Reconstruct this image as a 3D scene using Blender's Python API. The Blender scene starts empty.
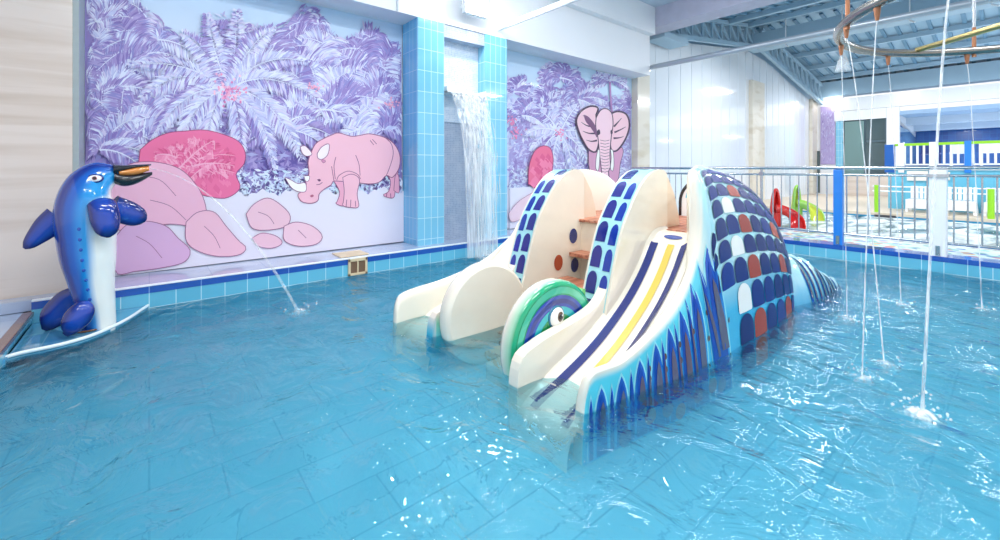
import bpy, bmesh, math, random
from mathutils import Vector, Matrix, noise as mnoise
random.seed(7)
PI = math.pi
C = bpy.context.scene.collection
F, CXP, HVP, HC = 427.0, 500.0, 169.0, 1.3          # focal length in pixels, principal column, horizon row, eye height over the water
DX, DY, RX, RY = .635, .773, .773, -.635

def s2l(c):
    c = c / 255.0
    return c / 12.92 if c <= .04045 else ((c + .055) / 1.055) ** 2.4
def rgb(r, g, b): return (s2l(r), s2l(g), s2l(b), 1.0)
def mixc(a, b, t): t = max(0, min(1, t)); return tuple(a[i] * (1 - t) + b[i] * t for i in range(4))
def smooth(a, b, x): t = max(0, min(1, (x - a) / (b - a))); return t * t * (3 - 2 * t)
def on_y(u, v, Y):
    l = (u - CXP) / F; t = Y / (DY + RY * l)
    return t * (DX + RX * l), HC + (HVP - v) / F * t
def on_x(u, v, X):
    l = (u - CXP) / F; t = X / (DX + RX * l)
    return t * (DY + RY * l), HC + (HVP - v) / F * t
def on_z(u, v, z):
    t = (HC - z) * F / (v - HVP); l = (u - CXP) / F
    return t * (DX + RX * l), t * (DY + RY * l)

def interp(tab, x):
    """smooth curve through rows (x, a, b, ...)"""
    n = len(tab)
    if x <= tab[0][0]: return tab[0][1:]
    if x >= tab[-1][0]: return tab[-1][1:]
    i = max(k for k in range(n - 1) if tab[k][0] <= x)
    x0, x1 = tab[i][0], tab[i + 1][0]; h = x1 - x0; t = (x - x0) / h
    out = []
    for c in range(1, len(tab[0])):
        def sl(k):
            if k <= 0 or k >= n - 1: 
                k2 = 0 if k <= 0 else n - 2
                return (tab[k2 + 1][c] - tab[k2][c]) / (tab[k2 + 1][0] - tab[k2][0])
            a = (tab[k][c] - tab[k - 1][c]) / (tab[k][0] - tab[k - 1][0]); b = (tab[k + 1][c] - tab[k][c]) / (tab[k + 1][0] - tab[k][0])
            return 0 if a * b <= 0 else 2 * a * b / (a + b)
        y0, y1, m0, m1 = tab[i][c], tab[i + 1][c], sl(i), sl(i + 1)
        out.append(y0 * (2*t**3 - 3*t*t + 1) + h*m0*(t**3 - 2*t*t + t) + y1*(-2*t**3 + 3*t*t) + h*m1*(t**3 - t*t))
    return tuple(out)
def resample(pts, n):
    """n points along a Catmull-Rom curve through pts"""
    P = [Vector(p) for p in pts]; Q = []
    for i in range(len(P) - 1):
        a, b, c, d = P[max(i-1, 0)], P[i], P[i+1], P[min(i+2, len(P)-1)]
        for k in range(12):
            t = k / 12
            Q.append(.5 * ((2*b) + (c-a)*t + (2*a-5*b+4*c-d)*t*t + (3*b-a-3*c+d)*t**3))
    Q.append(P[-1])
    L = [0]
    for i in range(len(Q)-1): L.append(L[-1] + (Q[i+1]-Q[i]).length)
    out = []; j = 0
    for k in range(n):
        s = L[-1] * k / (n-1)
        while j < len(L)-2 and L[j+1] < s: j += 1
        f = (s - L[j]) / max(1e-9, L[j+1]-L[j])
        out.append(Q[j].lerp(Q[j+1], f))
    return out

# ---------------------------------------------------------------- mesh builder
class MB:
    def __init__(s): s.v = []; s.f = []; s.c = []; s.sm = []
    def add(s, vs, fs, col=(1, 1, 1, 1), sm=False, vcol=None):
        o = len(s.v); s.v += [tuple(p) for p in vs]
        for f in fs:
            s.f.append(tuple(i + o for i in f)); s.sm.append(sm)
            s.c.append([vcol[i] for i in f] if vcol else [col] * len(f))
        return s
    def box(s, x0, x1, y0, y1, z0, z1, col=(1, 1, 1, 1)):
        v = [(x, y, z) for z in (z0, z1) for y in (y0, y1) for x in (x0, x1)]
        return s.add(v, [(0,2,3,1), (4,5,7,6), (0,1,5,4), (2,6,7,3), (0,4,6,2), (1,3,7,5)], col)
    def bar(s, a, b, w, h, col=(1, 1, 1, 1)):
        a, b = Vector(a), Vector(b); d = (b - a).normalized()
        up = Vector((0, 0, 1)) if abs(d.z) < .95 else Vector((0, 1, 0))
        sd = d.cross(up).normalized() * w / 2; up = sd.cross(d).normalized() * h / 2
        v = [p + i * sd + j * up for p in (a, b) for i, j in ((-1,-1), (1,-1), (1,1), (-1,1))]
        return s.add(v, [(3,2,1,0), (4,5,6,7), (0,1,5,4), (1,2,6,5), (2,3,7,6), (3,0,4,7)], col)
    def tube(s, path, r, n=8, col=(1, 1, 1, 1), closed=False):
        P = [Vector(p) for p in path]; m = len(P); rr = r if isinstance(r, (list, tuple)) else [r] * m
        vs = []; nrm = None
        for i in range(m):
            if closed: d = P[(i+1) % m] - P[i-1]
            else: d = P[min(i+1, m-1)] - P[max(i-1, 0)]
            d.normalize()
            if nrm is None:
                nrm = d.cross(Vector((0,0,1)) if abs(d.z) < .9 else Vector((1,0,0))).normalized()
            else: nrm = (nrm - d * nrm.dot(d)).normalized()
            bi = d.cross(nrm)
            vs += [P[i] + (math.cos(2*PI*k/n) * nrm + math.sin(2*PI*k/n) * bi) * rr[i] for k in range(n)]
        fs = []
        for i in range(m if closed else m-1):
            a, b = i*n, ((i+1) % m)*n
            fs += [(a+k, a+(k+1) % n, b+(k+1) % n, b+k) for k in range(n)]
        s.add(vs, fs, col, True)
        if not closed:
            s.add(vs[:n], [tuple(range(n))[::-1]], col); s.add(vs[-n:], [tuple(range(n))], col)
        return s
    def grid(s, pts, col=(1, 1, 1, 1), cols=None, sm=True, wrap=False):
        m, n = len(pts), len(pts[0])
        vs = [p for row in pts for p in row]
        fs = [(i*n+j, i*n+(j+1) % n, (i+1)*n+(j+1) % n, (i+1)*n+j) for i in range(m-1) for j in range(n if wrap else n-1)]
        return s.add(vs, fs, col, sm, [c for row in cols for c in row] if cols else None)
    def prism(s, poly, fn0, fn1, col=(1, 1, 1, 1), sidecol=None, sm=False):
        """poly in 2D; fn0 and fn1 turn a 2D point into the near and far 3D points"""
        a = [fn0(*p) for p in poly]; b = [fn1(*p) for p in poly]; n = len(poly)
        s.add(a, [tuple(range(n))], col); s.add(b, [tuple(range(n))[::-1]], col)
        s.add(a + b, [(i, i+n, (i+1) % n + n, (i+1) % n) for i in range(n)], sidecol or col, sm)
        return s
    def ball(s, c, r, col=(1, 1, 1, 1), nu=12, nv=8, axes=None):
        c = Vector(c); r = r if isinstance(r, (tuple, list)) else (r, r, r)
        ax = axes or (Vector((1,0,0)), Vector((0,1,0)), Vector((0,0,1)))
        pts = [[c + ax[0]*r[0]*math.cos(2*PI*j/nu)*math.sin(PI*i/nv) + ax[1]*r[1]*math.sin(2*PI*j/nu)*math.sin(PI*i/nv) + ax[2]*r[2]*math.cos(PI*i/nv)
                for j in range(nu)] for i in range(nv+1)]
        return s.grid(pts, col, wrap=True)
    def decal(s, S, poly, col, off=.004, rings=3, colf=None):
        """a painted shape: poly (a,b) lying on the surface S(a,b), lifted by off along its normal"""
        ca = sum(p[0] for p in poly) / len(poly); cb = sum(p[1] for p in poly) / len(poly); e = 1e-3
        def P(a, b):
            p = Vector(S(a, b)); n = (Vector(S(a+e, b)) - p).cross(Vector(S(a, b+e)) - p)
            if n.length < 1e-12: n = Vector((0, -1, 0))
            n.normalize()
            return p + n * off
        n = len(poly); vs = [P(ca, cb)]; ab = [(ca, cb)]
        for k in range(1, rings+1):
            f = k / rings
            for p in poly: ab.append((ca + (p[0]-ca)*f, cb + (p[1]-cb)*f)); vs.append(P(*ab[-1]))
        fs = [(0, 1+i, 1+(i+1) % n) for i in range(n)]
        for k in range(rings-1):
            fs += [(1+k*n+i, 1+(k+1)*n+i, 1+(k+1)*n+(i+1) % n, 1+k*n+(i+1) % n) for i in range(n)]
        return s.add(vs, fs, col, True, [colf(*q) for q in ab] if colf else None)
    def paint(s, fn):
        for i, f in enumerate(s.f): s.c[i] = [fn(*s.v[k]) for k in f]
        return s
    def build(s, name, mat, parent=None, bevel=0, recalc=True, seg=2, subdiv=0, weld=False):
        me = bpy.data.meshes.new(name)
        me.from_pydata(s.v, [], s.f)
        me.polygons.foreach_set('use_smooth', s.sm)
        ca = me.color_attributes.new('Col', 'FLOAT_COLOR', 'CORNER')
        ca.data.foreach_set('color', [x for f in s.c for c in f for x in c])
        if recalc or weld:
            b = bmesh.new(); b.from_mesh(me)
            if weld: bmesh.ops.remove_doubles(b, verts=b.verts, dist=1e-4)
            if recalc: bmesh.ops.recalc_face_normals(b, faces=b.faces)
            b.to_mesh(me); b.free()
        uv = me.uv_layers.new(name='UVMap'); vs = me.vertices
        for p in me.polygons:
            n = p.normal; ax = max(range(3), key=lambda i: abs(n[i]))
            for li in p.loop_indices:
                co = vs[me.loops[li].vertex_index].co
                uv.data[li].uv = (co.y, co.z) if ax == 0 else (co.x, co.z) if ax == 1 else (co.x, co.y)
        me.materials.append(mat)
        o = bpy.data.objects.new(name, me); C.objects.link(o)
        if parent is not None:
            o.parent = parent; o.matrix_parent_inverse = root_matrix(parent).inverted()
        if bevel:
            m = o.modifiers.new('Bevel', 'BEVEL'); m.width = bevel; m.segments = seg; m.limit_method = 'ANGLE'; m.angle_limit = math.radians(40)
        if subdiv:
            m = o.modifiers.new('Subsurf', 'SUBSURF'); m.levels = subdiv; m.render_levels = subdiv
        return o
def root_matrix(o):
    m = Matrix.LocRotScale(o.location, o.rotation_euler, o.scale)
    return root_matrix(o.parent) @ o.matrix_parent_inverse @ m if o.parent else m
def tag(o, label=None, cat=None, group=None, kind=None):
    if label: o['label'] = label
    if cat: o['category'] = cat
    if group: o['group'] = group
    if kind: o['kind'] = kind
    return o
def thing(name, label, cat, loc=(0, 0, 0), group=None):
    o = bpy.data.objects.new(name, None); C.objects.link(o); o.location = loc; o.empty_display_size = .1
    return tag(o, label, cat, group)
def structure(o, label=None): return tag(o, label, None, None, 'structure')
def children(o): return [c for c in bpy.data.objects if c.parent == o]
def copy_tree(o, parent=None):
    c = o.copy(); C.objects.link(c)
    if parent is not None: c.parent = parent; c.matrix_parent_inverse = o.matrix_parent_inverse.copy()
    for ch in children(o): copy_tree(ch, c)
    return c

# ---------------------------------------------------------------- materials
def nm(name):
    m = bpy.data.materials.new(name); m.use_nodes = True; nt = m.node_tree
    return m, nt, nt.nodes['Principled BSDF'], nt.nodes['Material Output']
def N(nt, t, **kw):
    n = nt.nodes.new(t)
    for k, v in kw.items():
        if k in n.inputs: n.inputs[k].default_value = v
        else: setattr(n, k, v)
    return n
def plain(name, col, rough=.5, metal=0, coat=0, noise=.0, nscale=8, bump=0):
    m, nt, b, out = nm(name)
    b.inputs['Roughness'].default_value = rough; b.inputs['Metallic'].default_value = metal; b.inputs['Coat Weight'].default_value = coat
    tc = N(nt, 'ShaderNodeTexCoord'); tx = N(nt, 'ShaderNodeTexNoise', Scale=nscale, Detail=5.0)
    nt.links.new(tc.outputs['Object'], tx.inputs['Vector'])
    mx = N(nt, 'ShaderNodeMixRGB'); mx.inputs['Color1'].default_value = col
    mx.inputs['Color2'].default_value = tuple(c * (1 - noise) for c in col[:3]) + (1,)
    nt.links.new(tx.outputs['Fac'], mx.inputs['Fac']); nt.links.new(mx.outputs[0], b.inputs['Base Color'])
    if bump:
        bp = N(nt, 'ShaderNodeBump', Strength=bump, Distance=.02); nt.links.new(tx.outputs['Fac'], bp.inputs['Height']); nt.links.new(bp.outputs[0], b.inputs['Normal'])
    return m
def painted(name, rough=.15, coat=.6, noise=0.04):
    m, nt, b, out = nm(name)
    b.inputs['Roughness'].default_value = rough; b.inputs['Coat Weight'].default_value = coat; b.inputs['Coat Roughness'].default_value = .04
    at = N(nt, 'ShaderNodeVertexColor'); at.layer_name = 'Col'
    tc = N(nt, 'ShaderNodeTexCoord'); tx = N(nt, 'ShaderNodeTexNoise', Scale=6.0, Detail=4.0); nt.links.new(tc.outputs['Object'], tx.inputs['Vector'])
    mp = N(nt, 'ShaderNodeMapRange'); mp.inputs['To Min'].default_value = 1 - noise * 2; mp.inputs['To Max'].default_value = 1 + noise * .5
    nt.links.new(tx.outputs['Fac'], mp.inputs['Value'])
    mx = N(nt, 'ShaderNodeMixRGB'); mx.blend_type = 'MULTIPLY'; mx.inputs['Fac'].default_value = 1
    nt.links.new(at.outputs['Color'], mx.inputs['Color1']); nt.links.new(mp.outputs[0], mx.inputs['Color2']); nt.links.new(mx.outputs[0], b.inputs['Base Color'])
    return m
def tiled(name, c1, c2, mortar, w, h, size=.004, offset=0, rough=.2, coat=.3, var=None, rot=0):
    m, nt, b, out = nm(name)
    b.inputs['Roughness'].default_value = rough; b.inputs['Coat Weight'].default_value = coat
    uv = N(nt, 'ShaderNodeTexCoord'); mp = N(nt, 'ShaderNodeMapping'); mp.inputs['Rotation'].default_value[2] = rot
    nt.links.new(uv.outputs['UV'], mp.inputs['Vector'])
    br = N(nt, 'ShaderNodeTexBrick', offset=offset, squash=1.0)
    br.inputs['Scale'].default_value = 1; br.inputs['Brick Width'].default_value = w; br.inputs['Row Height'].default_value = h
    br.inputs['Mortar Size'].default_value = size; br.inputs['Mortar Smooth'].default_value = .1; br.inputs['Bias'].default_value = 0
    br.inputs['Color1'].default_value = c1; br.inputs['Color2'].default_value = c2; br.inputs['Mortar'].default_value = mortar
    nt.links.new(mp.outputs[0], br.inputs['Vector'])
    col = br.outputs['Color']
    if var:
        tx = N(nt, 'ShaderNodeTexNoise', Scale=var[0], Detail=4.0); nt.links.new(mp.outputs[0], tx.inputs['Vector'])
        mx = N(nt, 'ShaderNodeMixRGB'); mx.blend_type = 'MULTIPLY'; mx.inputs['Color2'].default_value = var[1]
        rp = N(nt, 'ShaderNodeMapRange'); rp.inputs['From Min'].default_value = .35; rp.inputs['From Max'].default_value = .65
        nt.links.new(tx.outputs['Fac'], rp.inputs['Value']); nt.links.new(rp.outputs[0], mx.inputs['Fac']); nt.links.new(col, mx.inputs['Color1']); col = mx.outputs[0]
    nt.links.new(col, b.inputs['Base Color'])
    bp = N(nt, 'ShaderNodeBump', Strength=.25, Distance=.01); bp.invert = True
    nt.links.new(br.outputs['Fac'], bp.inputs['Height']); nt.links.new(bp.outputs[0], b.inputs['Normal'])
    return m
def veined(name, base, vein, scale=(1.2, 1.2, 14), rough=.15, coat=.3, width=(.5, .68)):
    m, nt, b, out = nm(name)
    b.inputs['Roughness'].default_value = rough; b.inputs['Coat Weight'].default_value = coat
    tc = N(nt, 'ShaderNodeTexCoord'); mp = N(nt, 'ShaderNodeMapping'); mp.inputs['Scale'].default_value = scale; mp.inputs['Rotation'].default_value = (0, .05, 0)
    nt.links.new(tc.outputs['Object'], mp.inputs['Vector'])
    tx = N(nt, 'ShaderNodeTexNoise', Scale=1.0, Detail=7.0, Distortion=.6); nt.links.new(mp.outputs[0], tx.inputs['Vector'])
    rp = N(nt, 'ShaderNodeMapRange'); rp.inputs['From Min'].default_value = width[0]; rp.inputs['From Max'].default_value = width[1]
    mx = N(nt, 'ShaderNodeMixRGB'); mx.inputs['Color1'].default_value = base; mx.inputs['Color2'].default_value = vein
    nt.links.new(tx.outputs['Fac'], rp.inputs['Value']); nt.links.new(rp.outputs[0], mx.inputs['Fac']); nt.links.new(mx.outputs[0], b.inputs['Base Color'])
    return m
def emissive(name, col, s):
    m, nt, b, out = nm(name)
    b.inputs['Base Color'].default_value = col; b.inputs['Emission Color'].default_value = col; b.inputs['Emission Strength'].default_value = s
    return m
def jetwater(name, dens=.5, scale=(40, 40, 3), col=(.95, .98, 1, 1)):
    """streaky aerated water: clear where it is thin, white where it breaks up"""
    m, nt, b, out = nm(name)
    b.inputs['Base Color'].default_value = col; b.inputs['Roughness'].default_value = .2; b.inputs['Subsurface Weight'].default_value = 0
    tc = N(nt, 'ShaderNodeTexCoord'); mp = N(nt, 'ShaderNodeMapping'); mp.inputs['Scale'].default_value = scale
    nt.links.new(tc.outputs['Object'], mp.inputs['Vector'])
    tx = N(nt, 'ShaderNodeTexNoise', Scale=1.0, Detail=4.0); nt.links.new(mp.outputs[0], tx.inputs['Vector'])
    rp = N(nt, 'ShaderNodeMapRange'); rp.inputs['From Min'].default_value = .35; rp.inputs['From Max'].default_value = .7
    rp.inputs['To Min'].default_value = dens * .25; rp.inputs['To Max'].default_value = min(1, dens * 1.5)
    nt.links.new(tx.outputs['Fac'], rp.inputs['Value'])
    tr = N(nt, 'ShaderNodeBsdfTransparent'); ms = N(nt, 'ShaderNodeMixShader')
    nt.links.new(rp.outputs[0], ms.inputs[0]); nt.links.new(tr.outputs[0], ms.inputs[1]); nt.links.new(b.outputs[0], ms.inputs[2]); nt.links.new(ms.outputs[0], out.inputs[0])
    return m
def poolwater(name, tint, refr=.35, bscale=(3, 3, 3), bstr=.35, foam=None, rough=.02):
    m, nt, b, out = nm(name)
    nt.nodes.remove(b)
    tc = N(nt, 'ShaderNodeTexCoord'); mp = N(nt, 'ShaderNodeMapping'); mp.inputs['Scale'].default_value = bscale; mp.inputs['Rotation'].default_value[2] = .5
    nt.links.new(tc.outputs['Object'], mp.inputs['Vector'])
    t1 = N(nt, 'ShaderNodeTexNoise', Scale=1.0, Detail=4.0, Distortion=1.2); nt.links.new(mp.outputs[0], t1.inputs['Vector'])
    bp = N(nt, 'ShaderNodeBump', Strength=bstr, Distance=.12); nt.links.new(t1.outputs['Fac'], bp.inputs['Height'])
    fr = N(nt, 'ShaderNodeFresnel', IOR=1.33); nt.links.new(bp.outputs[0], fr.inputs['Normal'])
    tr = N(nt, 'ShaderNodeBsdfTransparent'); tr.inputs[0].default_value = tint
    rf = N(nt, 'ShaderNodeBsdfRefraction', IOR=1.33, Roughness=0.0); rf.inputs['Color'].default_value = tint; nt.links.new(bp.outputs[0], rf.inputs['Normal'])
    gl = N(nt, 'ShaderNodeBsdfGlossy', Roughness=rough); nt.links.new(bp.outputs[0], gl.inputs['Normal'])
    m1 = N(nt, 'ShaderNodeMixShader'); m1.inputs[0].default_value = refr
    nt.links.new(tr.outputs[0], m1.inputs[1]); nt.links.new(rf.outputs[0], m1.inputs[2])
    m2 = N(nt, 'ShaderNodeMixShader'); nt.links.new(fr.outputs[0], m2.inputs[0]); nt.links.new(m1.outputs[0], m2.inputs[1]); nt.links.new(gl.outputs[0], m2.inputs[2])
    last = m2
    if foam:
        mf = N(nt, 'ShaderNodeMapping'); mf.inputs['Scale'].default_value = foam[0]; nt.links.new(tc.outputs['Object'], mf.inputs['Vector'])
        t2 = N(nt, 'ShaderNodeTexNoise', Scale=1.0, Detail=6.0, Distortion=1.5); nt.links.new(mf.outputs[0], t2.inputs['Vector'])
        rp = N(nt, 'ShaderNodeMapRange'); rp.inputs['From Min'].default_value = foam[1]; rp.inputs['From Max'].default_value = foam[2]; rp.inputs['To Max'].default_value = foam[3]
        nt.links.new(t2.outputs['Fac'], rp.inputs['Value'])
        df = N(nt, 'ShaderNodeBsdfDiffuse'); df.inputs[0].default_value = (.9, .95, .97, 1)
        m3 = N(nt, 'ShaderNodeMixShader'); nt.links.new(rp.outputs[0], m3.inputs[0]); nt.links.new(m2.outputs[0], m3.inputs[1]); nt.links.new(df.outputs[0], m3.inputs[2]); last = m3
    nt.links.new(last.outputs[0], out.inputs[0])
    return m
def corrugated(name, col, dark, period=.33):
    m, nt, b, out = nm(name)
    b.inputs['Roughness'].default_value = .45
    b.inputs['Base Color'].default_value = col
    return m
def mosaic(name, cols, scale=14, rough=.3, grout=(.75, .88, .88, 1)):
    m, nt, b, out = nm(name); b.inputs['Roughness'].default_value = rough
    tc = N(nt, 'ShaderNodeTexCoord'); vo = N(nt, 'ShaderNodeTexVoronoi', Scale=scale); nt.links.new(tc.outputs['Object'], vo.inputs['Vector'])
    sp = N(nt, 'ShaderNodeSeparateColor'); nt.links.new(vo.outputs['Color'], sp.inputs[0])
    cr = N(nt, 'ShaderNodeValToRGB'); cr.color_ramp.interpolation = 'CONSTANT'
    el = cr.color_ramp.elements
    while len(el) < len(cols): el.new(.5)
    for i, c in enumerate(cols): el[i].position = i / len(cols); el[i].color = c
    nt.links.new(sp.outputs[0], cr.inputs[0])
    rp = N(nt, 'ShaderNodeMapRange'); rp.inputs['From Min'].default_value = .45; rp.inputs['From Max'].default_value = .6
    nt.links.new(vo.outputs['Distance'], rp.inputs['Value'])
    mx = N(nt, 'ShaderNodeMixRGB'); mx.inputs['Color2'].default_value = grout
    nt.links.new(rp.outputs[0], mx.inputs['Fac']); nt.links.new(cr.outputs[0], mx.inputs['Color1']); nt.links.new(mx.outputs[0], b.inputs['Base Color'])
    return m
# ================================================================ materials of the place
WHITE = rgb(240, 243, 247)
M_beige = veined('beige_wood_marble', rgb(222, 208, 198), rgb(196, 176, 160), scale=(.5, .5, 7), width=(.45, .8))
M_pillar = veined('cream_marble', rgb(228, 220, 206), rgb(214, 202, 182), scale=(1.2, 1.2, 3.5))
M_white = plain('white_plaster', rgb(236, 238, 243), .6, noise=.03, nscale=2)
M_white_gloss = plain('white_gloss', rgb(240, 243, 247), .25, coat=.3)
M_ceiling = plain('ceiling_paint', rgb(200, 214, 228), .7, noise=.06, nscale=1.5)
M_beam = plain('mottled_beam_paint', rgb(196, 196, 216), .7, noise=.22, nscale=5)
M_bluegrey = plain('blue_grey_steel_paint', rgb(160, 190, 210), .45, noise=.06, nscale=3)
M_roof = plain('roof_sheet', rgb(150, 184, 206), .45, noise=.08, nscale=1)
M_rib = plain('roof_rib', rgb(96, 138, 166), .5)
M_steel = plain('stainless_steel', rgb(196, 202, 208), .22, metal=1)
M_steel_paint = plain('grey_pipe', rgb(172, 182, 192), .3, metal=.5)
M_brass = plain('brass', rgb(196, 176, 120), .3, metal=1)
M_copper = plain('rusty_copper', rgb(190, 130, 95), .5, metal=.4, noise=.4, nscale=30)
M_blue_tile = tiled('sky_blue_glazed_tile', rgb(118, 190, 222), rgb(128, 198, 228), rgb(190, 226, 240), .108, .30, .005, rough=.12, coat=.5)
M_blue_side = tiled('deep_sky_blue_tile', rgb(104, 180, 226), rgb(112, 188, 232), rgb(160, 212, 240), .108, .30, .004, rough=.12, coat=.5)
M_pool_tile = tiled('aqua_pool_tile', rgb(96, 182, 214), rgb(110, 194, 222), rgb(190, 230, 242), .2, .32, .004, rough=.15, coat=.4)
M_band = tiled('cobalt_band_tile', rgb(32, 84, 176), rgb(40, 94, 186), rgb(120, 160, 214), .4, .3, .004, rough=.12, coat=.5)
M_nosing = plain('white_nosing', rgb(238, 244, 248), .3)
M_ledge = tiled('grey_ledge_tile', rgb(176, 190, 212), rgb(184, 198, 218), rgb(150, 168, 196), .5, .5, .003, rough=.12, coat=.5, var=(3, (.85, .9, 1, 1)))
M_floor = tiled('pool_floor_tile', rgb(124, 196, 214), rgb(138, 206, 222), rgb(92, 164, 194), .6, .3, .005, rough=.4, coat=0, offset=.5, var=(1.1, (.86, .95, .98, 1)), rot=.0)
M_niche = tiled('pale_niche_mosaic', rgb(214, 226, 240), rgb(188, 208, 230), rgb(226, 234, 244), .028, .028, .003, rough=.3, var=(8, (.86, .9, .95, 1)))
M_niche_dark = tiled('grey_niche_mosaic', rgb(172, 184, 204), rgb(150, 164, 190), rgb(190, 200, 214), .028, .028, .003, rough=.3, var=(5, (.8, .85, .92, 1)))
M_panel = plain('frosted_white_panel', rgb(232, 237, 244), .08, coat=.6, noise=.03, nscale=1)
M_darkblue = tiled('dark_blue_mosaic', rgb(20, 76, 150), rgb(28, 92, 168), rgb(30, 100, 170), .2, .2, .01, rough=.3)
M_terrace = tiled('turquoise_terrace_tile', rgb(106, 192, 222), rgb(116, 200, 228), rgb(90, 176, 212), .4, 2.0, .006, rough=.2)
M_deck = plain('beige_deck', rgb(226, 208, 186), .5, noise=.12, nscale=4)
M_blue_paint = plain('bright_blue_paint', rgb(30, 130, 225), .3, coat=.3)
M_lime = plain('lime_paint', rgb(150, 215, 40), .35)
M_water = poolwater('pool_water', (.66, .88, .94, 1), refr=.55, bscale=(3.6, 2.3, 3), bstr=.7)
M_water2 = poolwater('splashing_water', (.8, .97, .97, 1), refr=.2, bscale=(3, 6, 3), bstr=.6, foam=((.9, 2.2, 1), .34, .74, .9))
M_foam = plain('white_foam', rgb(240, 248, 252), .35, noise=.05, bump=.3, nscale=25)
M_glass_dark = plain('tinted_glass', rgb(78, 98, 104), .06, coat=.6, noise=.35, nscale=1.3)
M_lamp = emissive('lamp_face', (1, .98, .93, 1), 260)
M_froth = jetwater('froth', .85, (26, 26, 26))
M_jet = jetwater('jet_water', .52, (60, 60, 5))
M_jet_thin = jetwater('thin_jet_water', .22, (30, 30, 30))
M_fall = jetwater('falling_water', .42, (38, 38, 1.6))
M_spray = jetwater('spray', .35, (30, 30, 30))
M_paint = painted('painted_fibreglass')
M_tilepaint = painted('painted_mosaic', .38, .0)
M_tilepaint.node_tree.nodes['Principled BSDF'].inputs['Specular IOR Level'].default_value = .3
M_print = painted('printed_vinyl', .35, .15, .02)
M_print_matt = painted('printed_artwork', .45, .05, 0)

# ================================================================ the setting
WY, CY, MY = 5.17, 5.37, 5.86        # pool wall, column face, mural wall
LZ = .215                             # ledge
# pool basin
b = MB(); b.box(-.75, 7.65, -6, WY + .1, -.4, -.27); structure(b.build('floor', M_floor))
def pool_wall(name, x0, x1, y0, y1, top, facing):
    o = MB().box(x0, x1, y0, y1, -.5, top - .075).build(name, M_pool_tile); structure(o)
    b = MB()
    if facing == 'y': b.box(x0, x1, y0 - .004, y1, top - .075, top - .012)
    elif facing == '-x': b.box(x0 - .004, x1, y0, y1, top - .075, top - .012)
    else: b.box(x0, x1 + .004, y0, y1, top - .075, top - .012)
    b.build('cobalt_band', M_band, o)
    return o
wl = pool_wall('wall_left', -.75, 7.9, WY, MY, LZ, 'y')
MB().box(-.75, 7.7, WY - .012, WY + .03, LZ - .012, LZ + .004).build('nosing', M_nosing, wl, .004)
MB().box(-1.9, 8.9, WY + .03, MY + .05, LZ - .09, LZ).build('ledge', M_ledge, wl)
wf = pool_wall('wall_far', 7.65, 7.95, -6, WY, LZ, '-x')
ww = MB().box(-.95, -.75, -6, WY, -.5, .09).build('wall_west', M_pool_tile); structure(ww)
MB().box(-.80, -.735, -6, WY, .09, .125).build('brown_edge', plain('brown_edge_tile', rgb(120, 92, 92), .2, coat=.4), ww, .006)
d = MB().box(-5, -.80, -6, CY, -.2, .12).build('floor_deck', M_ledge); structure(d)
# upper parts of the mural wall
o = MB().box(-5, -.53, CY, 6.2, -.2, 4.95).build('wall_beige', M_beige); structure(o)
cw = MB().box(-5, -.53, CY - .004, CY, .1, .19).build('base_band', M_band, o)
MB().box(-.53, -.49, CY + .02, MY, LZ, 3.45).build('trim_1', plain('grey_metal_trim', rgb(168, 180, 182), .4, noise=.15, nscale=20)).__setitem__('kind', 'structure')
o = MB().box(-.53, 9.4, MY, 6.2, -.5, 4.95).build('wall_back', M_white); structure(o)
o = MB().box(-5, 8.84, CY, MY, 3.44, 4.95).build('wall_upper', M_white); structure(o)
o = MB().box(-5, 8.84, CY - .14, CY, 4.34, 4.95).build('beam_1', M_white); structure(o)
# two tiled columns with the waterfall niche between them
def column(name, x0, x1, side_only=None):
    o = MB().box(x0, x1, CY, MY - .02, LZ, 3.44).build(name, M_blue_tile); structure(o)
    return o
c1 = column('column_left', 2.92, 3.35)
MB().box(2.914, 2.92, CY + .01, MY - .03, LZ, 3.439).build('side_face', M_blue_side, c1)
c2 = column('column_right', 4.11, 4.56)
n = MB().box(3.35, 4.11, 5.58, MY - .02, LZ, 2.02).build('niche_1', M_niche_dark); structure(n)
MB().box(3.35, 4.11, 5.56, MY - .02, 2.02, 3.44).build('niche_upper', M_niche, n)
MB().box(3.35, 4.11, CY + .02, 5.60, 3.25, 3.44).build('niche_head', M_niche_dark, n)
sp = MB(); sp.box(3.37, 4.09, CY - .05, 5.58, 2.43, 2.455); sp.box(3.37, 3.385, CY - .05, 5.58, 2.43, 2.52); sp.box(4.075, 4.09, CY - .05, 5.58, 2.43, 2.52)
o = sp.build('waterfall_spout', M_white_gloss, None, .004); tag(o, 'flat white spout lip from which the waterfall pours, in the tiled niche', 'spout')

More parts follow.
